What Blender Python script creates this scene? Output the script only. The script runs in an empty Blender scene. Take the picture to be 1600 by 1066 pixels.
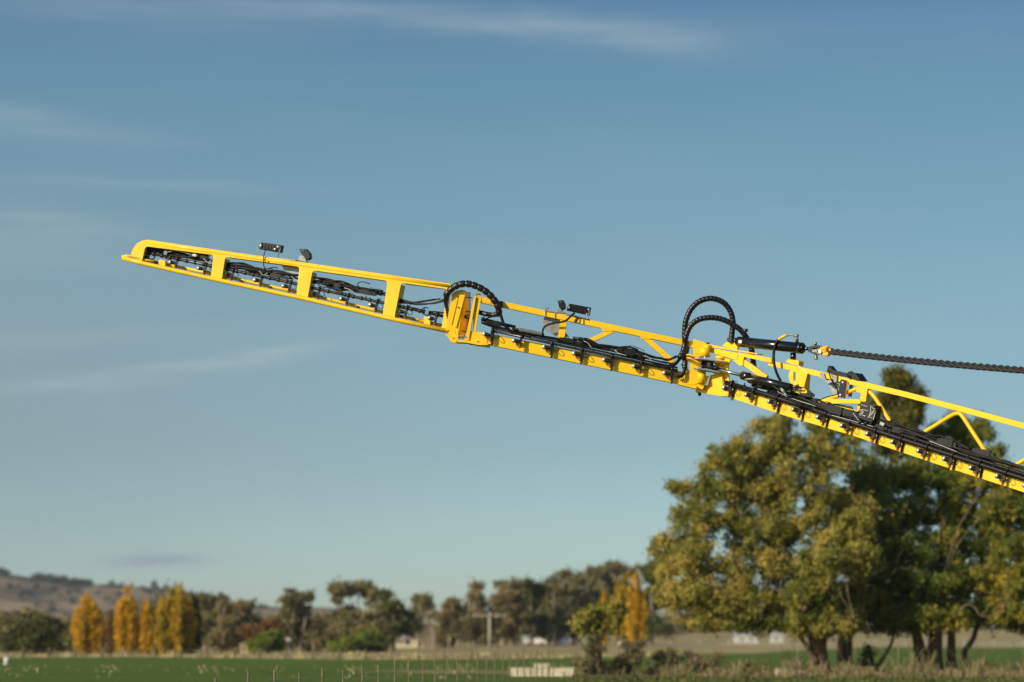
import bpy, math, random
import numpy as np
from mathutils import Vector, Matrix
random.seed(7)
rng = np.random.default_rng(11)
scene = bpy.context.scene
COL = scene.collection

# ------------------------------------------------------------------ camera
F = 4667.0                      # focal length in photograph pixels (105 mm on a 36 mm sensor)
CAMZ = 1.6
PITCH = math.atan((1003 - 533) / F)
cam_d = bpy.data.cameras.new('camera')
cam = bpy.data.objects.new('camera', cam_d); COL.objects.link(cam)
cam.location = (0, 0, CAMZ)
cam.rotation_euler = (math.pi / 2 + PITCH, 0, 0)
cam_d.sensor_width = 36; cam_d.lens = 105
cam_d.clip_start = 0.5; cam_d.clip_end = 30000
cam_d.dof.use_dof = True; cam_d.dof.focus_distance = 48.5; cam_d.dof.aperture_fstop = 1.18
scene.camera = cam
FW = Vector((0, math.cos(PITCH), math.sin(PITCH)))
UP = Vector((0, -math.sin(PITCH), math.cos(PITCH)))
RT = Vector((1, 0, 0))
CAM = Vector((0, 0, CAMZ))
def ray(px, py):
    return FW + RT * ((px - 800) / F) + UP * ((533 - py) / F)
def at(px, py, D):              # the point seen at a photo pixel, D metres away along Y
    r = ray(px, py); return CAM + r * (D / r.y)

# ------------------------------------------------------------------ sky, sun, exposure
SUN_EL, SUN_AZ = math.radians(27), math.radians(-51)   # azimuth: measured behind the camera, to its left
sun_dir = Vector((math.sin(SUN_AZ) * math.cos(SUN_EL), -math.cos(SUN_AZ) * math.cos(SUN_EL), math.sin(SUN_EL)))
world = bpy.data.worlds.new('World'); scene.world = world
world.use_nodes = True
nt = world.node_tree; nt.nodes.clear()
class N:                        # tiny node helper
    def __init__(s, nt): s.nt = nt
    def new(s, t, **k):
        n = s.nt.nodes.new(t)
        for a, b in k.items(): setattr(n, a, b)
        return n
    def val(s, sock, v):
        if isinstance(v, (int, float)): sock.default_value = v
        elif isinstance(v, (tuple, list)): sock.default_value = v
        else: s.nt.links.new(v, sock)
    def math(s, op, a, b=0.0, c=None, clamp=False):
        n = s.nt.nodes.new('ShaderNodeMath'); n.operation = op; n.use_clamp = clamp
        s.val(n.inputs[0], a); s.val(n.inputs[1], b)
        if c is not None: s.val(n.inputs[2], c)
        return n.outputs[0]
    def mix(s, fac, a, b, mode='MIX'):
        n = s.nt.nodes.new('ShaderNodeMix'); n.data_type = 'RGBA'; n.blend_type = mode
        s.val(n.inputs[0], fac); s.val(n.inputs[6], a); s.val(n.inputs[7], b)
        return n.outputs[2]
    def noise(s, vec, scale, detail=4, rough=0.55):
        n = s.nt.nodes.new('ShaderNodeTexNoise')
        if vec is not None: s.nt.links.new(vec, n.inputs['Vector'])
        n.inputs['Scale'].default_value = scale; n.inputs['Detail'].default_value = detail
        n.inputs['Roughness'].default_value = rough
        return n.outputs['Fac'] if 'Fac' in n.outputs else n.outputs[0]
    def ramp(s, fac, stops):
        n = s.nt.nodes.new('ShaderNodeValToRGB'); s.nt.links.new(fac, n.inputs[0])
        e = n.color_ramp.elements
        while len(e) < len(stops): e.new(0.5)
        for i, (p, c) in enumerate(stops):
            e[i].position = p; e[i].color = (c[0], c[1], c[2], 1) if not isinstance(c, (int, float)) else (c, c, c, 1)
        return n.outputs[0]
    def mapping(s, vec, scale=(1, 1, 1), loc=(0, 0, 0), rot=(0, 0, 0)):
        n = s.nt.nodes.new('ShaderNodeMapping'); s.nt.links.new(vec, n.inputs[0])
        n.inputs['Scale'].default_value = scale; n.inputs['Location'].default_value = loc
        n.inputs['Rotation'].default_value = rot
        return n.outputs[0]
W = N(nt)
tc = W.new('ShaderNodeTexCoord')
sep = W.new('ShaderNodeSeparateXYZ'); nt.links.new(tc.outputs['Generated'], sep.inputs[0])
sx, sy, sz = sep.outputs
comb = W.new('ShaderNodeCombineXYZ')
nt.links.new(sx, comb.inputs[0]); nt.links.new(sy, comb.inputs[1])
nt.links.new(W.math('MULTIPLY_ADD', sz, 2.2, 0.02), comb.inputs[2])
nrm = W.new('ShaderNodeVectorMath', operation='NORMALIZE'); nt.links.new(comb.outputs[0], nrm.inputs[0])
sky = W.new('ShaderNodeTexSky', sky_type='NISHITA', sun_disc=False)
sky.sun_elevation = SUN_EL
sky.sun_rotation = math.atan2(sun_dir.x, sun_dir.y)
sky.altitude = 200; sky.air_density = 1.0; sky.dust_density = 1.6; sky.ozone_density = 1.5
nt.links.new(nrm.outputs[0], sky.inputs[0])
elev = W.math('MULTIPLY', W.math('MAXIMUM', sz, 0.0), 4.0)
air = W.ramp(elev, [(0.0, (.68, .73, .66)), (.13, (.67, .735, .66)), (.26, (.655, .70, .60)), (.50, (.74, .86, .70)), (.74, (.63, .87, .765)), (.86, (.55, .76, .77)), (1.0, (.49, .69, .73))])
tint = W.mix(1.0, sky.outputs[0], air, 'MULTIPLY')
# thin cirrus, far away at infinity: soft streaks by direction (u = azimuth, v = elevation)
yy = W.math('MAXIMUM', sy, 0.05)
U = W.math('DIVIDE', sx, yy); V = W.math('DIVIDE', sz, yy)
cuv = W.new('ShaderNodeCombineXYZ'); nt.links.new(U, cuv.inputs[0]); nt.links.new(V, cuv.inputs[1])
warp = W.noise(W.mapping(cuv.outputs[0], (14, 60, 1)), 1.0, 5, 0.6)
wv = W.math('MULTIPLY', W.math('SUBTRACT', warp, 0.5), 0.012)
Vw = W.math('ADD', V, wv)
streaks = [ # px, py, half-length px, half-thickness px, slope (dy/dx, down positive), strength
    (640, 22, 420, 15, 0.045, .42), (180, 14, 420, 24, 0.03, .22), (1010, 66, 150, 16, 0.06, .48), (900, 40, 150, 12, 0.03, .30),
    (20, 185, 120, 24, 0.10, .34), (130, 212, 200, 10, 0.02, .14), (230, 290, 250, 8, 0.05, .24), (90, 345, 130, 16, 0.10, .36), (40, 378, 140, 14, -0.02, .30),
    (70, 410, 150, 14, 0.04, .2), (300, 572, 190, 9, -0.13, .42), (130, 603, 170, 8, -0.03, .28), (100, 528, 240, 14, -0.03, .26),
    (430, 548, 80, 7, -0.12, .24), (760, 388, 120, 8, 0.0, .12), (560, 500, 200, 30, -0.2, .10)]
tot = None
for (px, py, L, T, sl, st) in streaks:
    r = ray(px, py); u0, v0 = r.x / r.y, r.z / r.y
    du = W.math('SUBTRACT', U, u0); dv = W.math('SUBTRACT', Vw, v0)
    dv = W.math('ADD', dv, W.math('MULTIPLY', du, sl))
    a = W.math('POWER', W.math('ABSOLUTE', W.math('DIVIDE', du, L / F)), 2.0)
    b = W.math('POWER', W.math('ABSOLUTE', W.math('DIVIDE', dv, 1.3 * T / F)), 2.0)
    g = W.math('MULTIPLY', W.math('EXPONENT', W.math('MULTIPLY', W.math('ADD', a, b), -1.0)), st)
    tot = g if tot is None else W.math('ADD', tot, g)
fib = W.ramp(W.noise(W.mapping(cuv.outputs[0], (22, 210, 1), rot=(0, 0, 0.07)), 1.0, 6, 0.62), [(0.30, 0.5), (0.72, 1.15)])
veil = W.math('MULTIPLY', W.ramp(W.noise(W.mapping(cuv.outputs[0], (7, 22, 1), (3, 1, 0)), 1.0, 4, .5), [(0.48, 0.0), (0.8, 1.0)]), 0.10)
fac = W.math('ADD', W.math('MULTIPLY', tot, fib), veil, clamp=True)
fac = W.math('MULTIPLY', W.math('MULTIPLY', fac, .60), W.math('GREATER_THAN', sy, 0.2))
r = ray(-160, 660); vu = W.math('DIVIDE', W.math('SUBTRACT', U, r.x / r.y), 620 / F); vv = W.math('DIVIDE', W.math('SUBTRACT', V, r.z / r.y), 330 / F)
murk = W.math('MULTIPLY', W.math('EXPONENT', W.math('MULTIPLY', W.math('ADD', W.math('MULTIPLY', vu, vu), W.math('MULTIPLY', vv, vv)), -1.0)), .55)
tint = W.mix(W.math('MULTIPLY', murk, W.math('GREATER_THAN', sy, 0.2)), tint, (1.6, 2.05, 2.25, 1))
CLOUDC = (3.1, 3.5, 3.45, 1)
withc = W.mix(fac, tint, CLOUDC)
# one small grey-blue cloud low on the left
r = ray(240, 876); u0, v0 = r.x / r.y, r.z / r.y
du = W.math('DIVIDE', W.math('SUBTRACT', U, u0), 72 / F)
dv = W.math('DIVIDE', W.math('SUBTRACT', Vw, v0), 10.5 / F)
gg = W.math('EXPONENT', W.math('MULTIPLY', W.math('ADD', W.math('MULTIPLY', du, du), W.math('MULTIPLY', dv, dv)), -1.0))
gg = W.math('MULTIPLY', gg, 0.9)
gg = W.math('MULTIPLY', gg, W.math('GREATER_THAN', sy, 0.2))
withc = W.mix(gg, withc, (1.70, 2.10, 2.60, 1))
bg = W.new('ShaderNodeBackground'); bg.inputs[1].default_value = 0.13
nt.links.new(withc, bg.inputs[0])
wo = W.new('ShaderNodeOutputWorld'); nt.links.new(bg.outputs[0], wo.inputs[0])

sun_l = bpy.data.lights.new('sun', 'SUN'); sun_l.energy = 4.2; sun_l.angle = math.radians(0.5); sun_l.color = (1.0, 0.87, 0.70)
sun = bpy.data.objects.new('sun', sun_l); COL.objects.link(sun)
sun.rotation_euler = sun_dir.to_track_quat('Z', 'Y').to_euler()
sun.location = (0, 0, 60)
vs = scene.view_settings
vs.view_transform = 'Standard'; vs.look = 'None'; vs.exposure = 0.3; vs.gamma = 1.0
scene.render.resolution_x = 1024; scene.render.resolution_y = 682
scene.cycles.max_bounces = 6; scene.cycles.transparent_max_bounces = 8; scene.cycles.volume_bounces = 0
scene.cycles.use_denoising = True

# ------------------------------------------------------------------ materials
def mat(name, col, rough=0.5, metal=0.0, var=0.0, vscale=8.0, spec=0.5, bump=0.0, bscale=40.0, coat=0.0):
    m = bpy.data.materials.new(name); m.use_nodes = True
    t = m.node_tree; b = t.nodes['Principled BSDF']; n = N(t)
    b.inputs['Roughness'].default_value = rough; b.inputs['Metallic'].default_value = metal
    b.inputs['Specular IOR Level'].default_value = spec
    if coat: b.inputs['Coat Weight'].default_value = coat; b.inputs['Coat Roughness'].default_value = 0.12
    c = (col[0], col[1], col[2], 1)
    if var > 0:
        tcn = n.new('ShaderNodeTexCoord')
        f = n.noise(tcn.outputs['Object'], vscale, 6, 0.6)
        d = tuple(max(0, x * (1 - var)) for x in col) + (1,); l = tuple(min(1, x * (1 + var * .7)) for x in col) + (1,)
        t.links.new(n.ramp(f, [(0.3, d), (0.7, l)]), b.inputs['Base Color'])
        t.links.new(n.math('ADD', n.math('MULTIPLY', f, 0.25), rough - 0.12), b.inputs['Roughness'])
    else: b.inputs['Base Color'].default_value = c
    if bump > 0:
        tcn = n.new('ShaderNodeTexCoord')
        bn = n.new('ShaderNodeBump'); bn.inputs['Strength'].default_value = bump; bn.inputs['Distance'].default_value = 0.02
        t.links.new(n.noise(tcn.outputs['Object'], bscale, 5), bn.inputs['Height'])
        t.links.new(bn.outputs[0], b.inputs['Normal'])
    return m

M = {}
def yellow():
    m = bpy.data.materials.new('yellow_paint'); m.use_nodes = True
    t = m.node_tree; b = t.nodes['Principled BSDF']; n = N(t)
    tcn = n.new('ShaderNodeTexCoord')
    f = n.noise(tcn.outputs['Object'], 3.0, 6, 0.6)
    base = n.ramp(f, [(0.25, (0.84, 0.475, 0.003)), (0.75, (0.94, 0.555, 0.004))])
    dust = n.ramp(n.noise(tcn.outputs['Object'], 11.0, 8, 0.7), [(0.52, 0.0), (0.78, 0.34)])
    c = n.mix(dust, base, (0.46, 0.33, 0.13, 1))
    t.links.new(c, b.inputs['Base Color'])
    t.links.new(n.math('MULTIPLY_ADD', f, 0.3, 0.22), b.inputs['Roughness'])
    b.inputs['Coat Weight'].default_value = 0.12; b.inputs['Coat Roughness'].default_value = 0.15
    b.inputs['Specular IOR Level'].default_value = 0.35
    return m
M['yellow'] = yellow()
M['rubber'] = mat('black_rubber', (0.009, 0.008, 0.007), 0.48, var=0.4, vscale=30, spec=0.22)
M['wrap'] = mat('black_spiral_wrap', (0.009, 0.008, 0.008), 0.36, var=0.25, vscale=25, spec=0.5)
M['plastic'] = mat('black_plastic', (0.009, 0.008, 0.008), 0.42, var=0.3, vscale=40, spec=0.35)
M['blackpaint'] = mat('black_gloss_paint', (0.008, 0.008, 0.009), 0.18, spec=0.6, coat=0.4)
M['pipe'] = mat('dark_steel_pipe', (0.06, 0.055, 0.05), 0.30, metal=0.6, var=0.3, vscale=20)
M['galv'] = mat('galvanised_steel', (0.27, 0.275, 0.27), 0.5, metal=0.35, var=0.35, vscale=14)
M['chrome'] = mat('chrome', (0.75, 0.76, 0.80), 0.10, metal=1.0)
M['silver'] = mat('silver_cap', (0.72, 0.70, 0.66), 0.28, metal=0.7)
M['brown'] = mat('brown_nozzle_plastic', (0.34, 0.07, 0.015), 0.35)
M['orange'] = mat('orange_shackle', (0.85, 0.40, 0.01), 0.4)
M['brass'] = mat('brass', (0.45, 0.32, 0.13), 0.35, metal=0.8)
M['white'] = mat('white_marking', (0.62, 0.60, 0.55), 0.5)
M['lens'] = mat('dark_lens', (0.05, 0.055, 0.06), 0.08, spec=0.8)
M['rope'] = mat('black_braid', (0.014, 0.014, 0.016), 0.7, var=0.4, vscale=60)

# ------------------------------------------------------------------ mesh helpers
class MB:
    def __init__(s): s.v = []; s.f = []; s.sm = []
    def add(s, vs, fs, smooth=False):
        o = len(s.v); s.v += [tuple(v) for v in vs]
        s.f += [tuple(i + o for i in f) for f in fs]; s.sm += [smooth] * len(fs)
    def box8(s, p):             # eight corners: 0-3 front ring, 4-7 back ring
        s.add(p, [(0, 1, 2, 3), (7, 6, 5, 4), (0, 4, 5, 1), (1, 5, 6, 2), (2, 6, 7, 3), (3, 7, 4, 0)])
    def box(s, c, ax, ay, az):  # centre and three half-axis vectors
        c = Vector(c)
        q = [c + a * ax + b * ay + d * az for d in (1, -1) for (a, b) in ((-1, -1), (1, -1), (1, 1), (-1, 1))]
        s.box8(q)
    def tube(s, pts, r, seg=8, cap=True, rad=None, flat=1.0):
        pts = [Vector(p) for p in pts]; n = len(pts)
        t0 = (pts[1] - pts[0]).normalized()
        ref = Vector((0, 0, 1)) if abs(t0.z) < 0.9 else Vector((1, 0, 0))
        nx = t0.cross(ref).normalized()
        vs = []
        for i, p in enumerate(pts):
            t = (pts[min(i + 1, n - 1)] - pts[max(i - 1, 0)])
            if t.length < 1e-9: t = t0
            t.normalize()
            nx = (nx - t * nx.dot(t)); nx.normalize(); ny = t.cross(nx)
            rr = rad[i] if rad is not None else r
            for k in range(seg):
                a = 2 * math.pi * k / seg
                vs.append(p + nx * math.cos(a) * rr + ny * math.sin(a) * rr * flat)
        fs = []
        for i in range(n - 1):
            for k in range(seg):
                a = i * seg + k; b = i * seg + (k + 1) % seg
                fs.append((a, b, b + seg, a + seg))
        s.add(vs, fs, True)
        if cap:
            o = len(s.v) - len(vs)
            s.f.append(tuple(o + k for k in reversed(range(seg)))); s.sm.append(False)
            s.f.append(tuple(o + (n - 1) * seg + k for k in range(seg))); s.sm.append(False)
    def cyl(s, a, b, r, seg=16, r2=None):
        s.tube([a, b], r, seg, True, rad=[r, r if r2 is None else r2])
    def mesh(s, name, material):
        me = bpy.data.meshes.new(name); me.from_pydata(s.v, [], s.f); me.update()
        me.polygons.foreach_set('use_smooth', s.sm)
        me.materials.append(material)
        return me
    def build(s, name, material, parent=None):
        o = bpy.data.objects.new(name, s.mesh(name, material)); COL.objects.link(o)
        if parent is not None: o.parent = parent
        return o
def tag(o, label=None, cat=None, group=None, kind=None):
    if label: o['label'] = label
    if cat: o['category'] = cat
    if group: o['group'] = group
    if kind: o['kind'] = kind
    return o
def empty(name, loc, label, cat, group=None):
    o = bpy.data.objects.new(name, None); COL.objects.link(o); o.location = loc
    o.empty_display_size = 0.2
    return tag(o, label, cat, group)
def spline(pts, n=8):           # Catmull-Rom through points
    pts = [Vector(p) for p in pts]
    P = [pts[0] * 2 - pts[1]] + pts + [pts[-1] * 2 - pts[-2]]
    out = []
    for i in range(1, len(P) - 2):
        for k in range(n):
            t = k / n
            a, b, c, d = P[i - 1], P[i], P[i + 1], P[i + 2]
            out.append(0.5 * ((2 * b) + (c - a) * t + (2 * a - 5 * b + 4 * c - d) * t * t + (3 * b - a - 3 * c + d) * t ** 3))
    out.append(pts[-1]); return out
def resample(pts, step):
    out = [pts[0]]; acc = 0
    for a, b in zip(pts, pts[1:]):
        L = (b - a).length; d = step - acc
        while d <= L and L > 0: out.append(a.lerp(b, d / L)); d += step
        acc = L - (d - step)
    return out
def interp(poly, x):
    if x <= poly[0][0]: (x0, y0), (x1, y1) = poly[0], poly[1]
    elif x >= poly[-1][0]: (x0, y0), (x1, y1) = poly[-2], poly[-1]
    else:
        for (x0, y0), (x1, y1) in zip(poly, poly[1:]):
            if x0 <= x <= x1: break
    return y0 + (y1 - y0) * (x - x0) / (x1 - x0)
# ------------------------------------------------------------------ the spray boom
class Sec:                      # one leaf of the boom: an upright plane, turned by yaw, in which its parts are laid out
    def __init__(s, P0, yaw):
        s.P0 = Vector(P0); y = math.radians(yaw)
        s.u = Vector((math.cos(y), -math.sin(y), 0)); s.n = Vector((-math.sin(y), -math.cos(y), 0)); s.z = Vector((0, 0, 1))
        s.mat = Matrix(((s.u.x, 0, s.n.x), (s.u.y, 0, s.n.y), (0, 1, 0)))
    def P(s, px, py, w=0.0):
        r = ray(px, py); q = s.P0 + s.n * w
        return CAM + r * ((q - CAM).dot(s.n) / r.dot(s.n))
    def loc(s, px, py, w=0.0):
        d = s.P(px, py, w) - s.P0; return d.dot(s.u), d.dot(s.z)
    def pts(s, L, w=0.0): return [s.P(*((p[0], p[1], w) if len(p) == 2 else p)) for p in L]
    def plate(s, mb, loops, wf, wb, bevel=0.004):   # flat plate with holes from wf (front) back to wb
        cu = bpy.data.curves.new('tmp', 'CURVE'); cu.dimensions = '2D'; cu.fill_mode = 'BOTH'
        for L in loops:
            sp = cu.splines.new('POLY'); sp.points.add(len(L) - 1); sp.use_cyclic_u = True
            for i, p in enumerate(L):
                x, y = s.loc(p[0], p[1], wf); sp.points[i].co = (x, y, 0, 1)
        th = abs(wf - wb) / 2
        bevel = min(bevel, th * .45)
        cu.extrude = max(th - bevel, 0.0005); cu.bevel_depth = bevel; cu.bevel_resolution = 2; cu.offset = -bevel
        ob = bpy.data.objects.new('tmp', cu)
        me = bpy.data.meshes.new_from_object(ob)
        wm = (wf + wb) / 2
        vs = [s.P0 + s.u * v.co.x + s.z * v.co.y + s.n * (v.co.z + wm) for v in me.vertices]
        mb.add(vs, [tuple(p.vertices) for p in me.polygons])
        bpy.data.objects.remove(ob); bpy.data.curves.remove(cu); bpy.data.meshes.remove(me)
    def bar(s, mb, p0, p1, h, wf, wb, bevel=0.004): # square bar of pixel height h between two pixels
        dx, dy = p1[0] - p0[0], p1[1] - p0[1]; L = math.hypot(dx, dy); nx, ny = -dy / L * h / 2, dx / L * h / 2
        s.plate(mb, [[(p0[0] - nx, p0[1] - ny), (p1[0] - nx, p1[1] - ny), (p1[0] + nx, p1[1] + ny), (p0[0] + nx, p0[1] + ny)]], wf, wb, bevel)
    def rod(s, mb, L, r, w=0.0, seg=10, n=1):
        p = s.pts(L, w)
        if n > 1: p = spline(p, n)
        mb.tube(p, r, seg)
PXM = 48.8 / F                  # metres per photo pixel at the boom
Y0 = 48.8
r0 = ray(738, 500); h1 = CAM + r0 * (Y0 / r0.y)
SM = Sec(h1, 3)
SL = Sec(SM.P(708, 500), 15)
SR = Sec(SM.P(1125, 580), 37)
BOOM = empty('sprayer_boom', (SR.P(1700, 800).x, SR.P(1700, 800).y, SR.P(1700, 800).z),
             'long bright yellow sprayer boom with black pipes, hoses and nozzles slanting up across the sky', 'sprayer boom')
BOOM_INV = Matrix.Translation(-BOOM.location)
def part(mb, name, m, parent=None, label=None, origin=None):
    o = mb.build(name, M[m] if isinstance(m, str) else m)
    o.parent = parent or BOOM
    if parent is None or parent is BOOM: o.matrix_parent_inverse = BOOM_INV
    if label: o['label'] = label
    return o
def rounded(x0, y0, x1, y1, x2, y2, x3, y3, r=5, n=4):  # rounded quad through four pixel corners
    c = [Vector((x0, y0)), Vector((x1, y1)), Vector((x2, y2)), Vector((x3, y3))]; out = []
    for i in range(4):
        p, a, b = c[i], c[i - 1], c[(i + 1) % 4]
        da = (a - p).normalized() * r; db = (b - p).normalized() * r
        for k in range(n + 1):
            t = k / n; q = (p + da) * (1 - t) ** 2 + p * 2 * t * (1 - t) + (p + db) * t * t
            out.append((q.x, q.y))
    return out

# ---- outer leaf: boxed plate with four windows
def Ltop(x): return 375 + (x - 232) * .1453
RAIL = [(192, 403), (217, 410.2), (330, 435.5), (480, 467.6), (606, 497), (702, 518)]
outline = [(204, 405), (204.5, 397), (208, 388), (214, 380.5), (222, 376), (232, 374.8)] + [(x, Ltop(x)) for x in (300, 400, 500, 600, 704)]
outline += [(698, 514)] + [(x, interp(RAIL, x)) for x in (606, 480, 330, 240, 217)]
wins = [rounded(227, 385, 333.5, 398.5, 329, 436 - 1, 221, 412.5, 5),
        rounded(356 - 4, 401.5, 468, 417, 462.5, 465, 346, 440, 5),
        rounded(488.5, 422.5, 605.5, 439, 597.5, 496, 480, 469, 5),
        rounded(627, 442, 712, 453, 712, 521, 616, 498.5, 5)]
mb = MB()
SL.plate(mb, [outline, wins[0], wins[1], wins[2], rounded(627, 442, 699, 452, 690, 513, 616, 497, 5)], 0.0, -0.02, 0.006)
# top flange, tip skin and web flanges going back from the plate
def strip(sec, mb, L, wf, wb, t=1.2):
    for (a, b) in zip(L, L[1:]): sec.bar(mb, a, b, t, wf, wb, 0.001)
tipc = [(204.8, 403), (205.3, 397), (208.6, 388.6), (214.4, 381.3), (222.2, 376.9), (232, 375.6)]
strip(SL, mb, tipc + [(702, Ltop(702) + .8)], -0.02, -0.24)
strip(SL, mb, [(232, 384), (331, 397.6)], -0.02, -0.24); strip(SL, mb, [(354, 401), (466, 416.5)], -0.02, -0.24)
strip(SL, mb, [(490, 422), (603, 438)], -0.02, -0.24); strip(SL, mb, [(630, 442), (700, 451)], -0.02, -0.24)
for (a, b) in (((226.5, 387), (220, 411)), ((351.6, 404), (345.6, 438)), ((488, 425), (479.6, 467)), ((626.5, 445), (615.6, 497))):
    SL.bar(mb, a, b, 1.2, -0.02, -0.25, 0.001)
mb.tube(SL.pts([(x, Ltop(x) + 4.3) for x in (229, 300, 400, 500, 600, 703)], -0.036), 4.3 * PXM, 20)
part(mb, 'outer_frame', 'yellow', label='tapered outer leaf cut with four long windows')
mb = MB()
fr = [(x, y) for x, y in RAIL]
mb.tube(SL.pts(fr, 0.015), 3.5 * PXM, 12)
mb.tube(SL.pts([(190.5, 401.2), (217, 405), (240, 408.5)], -0.06), 2.2 * PXM, 10)
part(mb, 'lower_rail', 'yellow')
mb = MB()
mb.tube(SL.pts([(235, 408.5), (330, 427.5), (480, 460), (606, 489.5), (700, 511)], -0.24), 2.7 * PXM, 10)
mb.tube(SL.pts([(192, 401), (198, 399.6), (208, 402.5), (235, 408.5)], -0.18), 2.2 * PXM, 10)
part(mb, 'lower_rail', 'yellow')
mb = MB()                       # flat foot of the tip
SL.plate(mb, [[(189, 401.5), (190.5, 399.8), (197, 399.4), (208, 401), (222, 406), (222, 411), (206, 408.5), (193, 404.8)]], 0.035, -0.24, .006)
part(mb, 'tip_foot', 'yellow')
mb = MB()                       # little chain on the foot
for i in range(9):
    q = SL.P(200 + i * 2.2, 400.6 + i * .32 + (1.1 if i % 2 else -0.4), 0.045)
    mb.tube([q + SL.u * .012 * math.cos(a) + SL.z * .008 * math.sin(a) for a in np.linspace(0, 6.28, 8)], 0.004, 5)
part(mb, 'chain', 'brass')
for (x, dy) in ((253, -9), (667, -12)):
    mb = MB(); y = interp(RAIL, x); SL.plate(mb, [[(x - 5, y + dy - 2), (x - 3, y + dy - 4), (x + 5, y + dy - 1.5), (x + 5, y - 2), (x - 5, y - 4)]], -0.1, -0.2, .003)
    part(mb, 'mounting_tab', 'yellow')
for x in (243, 287, 376, 421, 558, 627, 646):
    mb = MB(); y = interp(RAIL, x); SL.bar(mb, (x - 2.3, y - 7), (x + 2.3, y - 6), 3.4, -0.19, -0.28, .002); part(mb, 'rail_clip', 'plastic')

# ---- pipes
LP = [(228, 394.5), (326, 415), (354, 420.5), (465, 444), (488, 450), (599, 473.5), (625, 479), (700, 496)]
MP = [(768, 516.5), (860, 536.4), (960, 557.8), (1059, 579)]
RP = [(1134, 598), (1200, 617.5), (1264, 638), (1329, 660), (1409.7, 686.5), (1490, 712.5), (1600, 748), (1720, 788)]
mb = MB(); mb.tube(SL.pts(LP, -0.12), 0.026, 10)
for x in range(240, 700, 13):
    if random.random() < .75:
        y = interp(LP, x); a = SL.P(x - 1.6, interp(LP, x - 1.6), -0.12); b = SL.P(x + 1.6, interp(LP, x + 1.6), -0.12); mb.cyl(a, b, 0.036, 10)
part(mb, 'spray_pipe', 'pipe', label='thin dark pipe running through the windows of the outer leaf')
mb = MB(); mb.tube(SM.pts([(x, y) for x, y in MP], 0.062), 0.023, 12)
part(mb, 'spray_pipe', 'pipe', label='shiny dark pipe along the middle leaf')
mb = MB(); mb.tube(SM.pts([(x, y - 4.2) for x, y in MP], 0.06), 0.016, 10)
part(mb, 'spray_pipe', 'rubber', label='upper thin black line along the middle leaf')
mb = MB(); mb.tube(SR.pts([(x, y) for x, y in RP], 0.066), 0.040, 14)
part(mb, 'spray_pipe', 'rubber', label='thick black pipe along the inner leaf')
mb = MB(); mb.tube(SR.pts([(x, y - 7) for x, y in RP[1:]], 0.03), 0.028, 12)
part(mb, 'spray_pipe', 'rubber', label='second black line above the thick pipe')

# ---- nozzles: one body with bracket, cap, tip and lead, then copies
def nozzle_meshes(strap, sc=1.0, bore=0.023):
    out = {}
    X, Yv, Z = Vector((1, 0, 0)), Vector((0, 1, 0)), Vector((0, 0, 1))
    mb = MB()
    mb.cyl((-.018, 0, 0), (.018, 0, 0), bore + .016, 12)
    mb.box((0, bore + .012, 0), X * .011, Yv * .016, Z * .014)
    mb.box((0, -.07, .012), X * .016, Yv * .045, Z * .018)
    mb.box((-.022, -.075, .012), X * .016, Yv * .020, Z * .020)
    mb.cyl((-.02, -.075, .014), (-.045, -.075, .014), .024, 12)
    for k in range(3): mb.cyl((-.046 - k * .014, -.075, .014), (-.055 - k * .014, -.075, .014), .031 - .001 * k, 12)
    mb.cyl((-.045, -.075, .014), (-.086, -.075, .014), .024, 12)
    mb.cyl((.008, -.10, .03), (.008, -.13, .03), .013, 8)
    out['body'] = mb
    mb = MB(); mb.cyl((-.086, -.075, .014), (-.124, -.075, .014), .036, 16); mb.cyl((-.124, -.075, .014), (-.136, -.075, .014), .030, 14, .016); out['cap'] = mb
    mb = MB(); mb.cyl((.002, -.118, .016), (.002, -.138, .016), .016, 8); mb.cyl((.002, -.138, .016), (.002, -.158, .016), .027, 8, .022); mb.cyl((.002, -.158, .016), (.002, -.172, .016), .012, 8); out['tip'] = mb
    mb = MB(); mb.tube(spline([(.01, -.06, .02), (.06, -.095, .035), (.105, -.085, .03), (.10, -.05, .0), (.05, -.02, -.01)], 5), .0055, 5); out['lead'] = mb
    if strap:
        mb = MB(); mb.box((.026, -.02 - strap / 2, -.046), X * .013, Yv * (strap / 2), Z * .005); mb.box((.024, -.012, -.026), X * .013, Yv * .010, Z * .030); out['bracket'] = mb
    return out
MT = dict(body='plastic', cap='silver', tip='brown', lead='rubber', bracket='blackpaint')
def make_nozzle(strap, bore, scale, M3, loc, capdir=1):
    meshes = nozzle_meshes(strap, 1, bore)
    body = meshes.pop('body').build('nozzle_body', M['plastic']); body.parent = BOOM; body.matrix_parent_inverse = BOOM_INV
    body.matrix_world = Matrix.Translation(loc) @ M3.to_4x4() @ Matrix.Scale(scale, 4)
    body['group'] = 'spray nozzles along the boom'
    for k, m in meshes.items():
        c = m.build({'cap': 'valve_cap', 'tip': 'spray_tip', 'lead': 'cable', 'bracket': 'bracket'}[k], M[MT[k]], body)
    return body
def copy_nozzle(src, M3, loc, scale, nolead=False, nobr=False):
    b = src.copy(); COL.objects.link(b); b.parent = BOOM; b.matrix_parent_inverse = BOOM_INV
    b.matrix_world = Matrix.Translation(loc) @ M3.to_4x4() @ Matrix.Scale(scale, 4)
    for ch in src.children:
        if nolead and ch.name.startswith('cable'): continue
        if nobr and ch.name.startswith('bracket'): continue
        c = ch.copy(); COL.objects.link(c); c.parent = b
    return b
def frame3(sec, path, x, w):
    a = sec.P(x - 8, interp(path, x - 8), w); b = sec.P(x + 8, interp(path, x + 8), w)
    ux = (b - a).normalized(); nz = sec.n; uy = nz.cross(ux).normalized()
    return Matrix((ux, uy, nz)).transposed()
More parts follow.
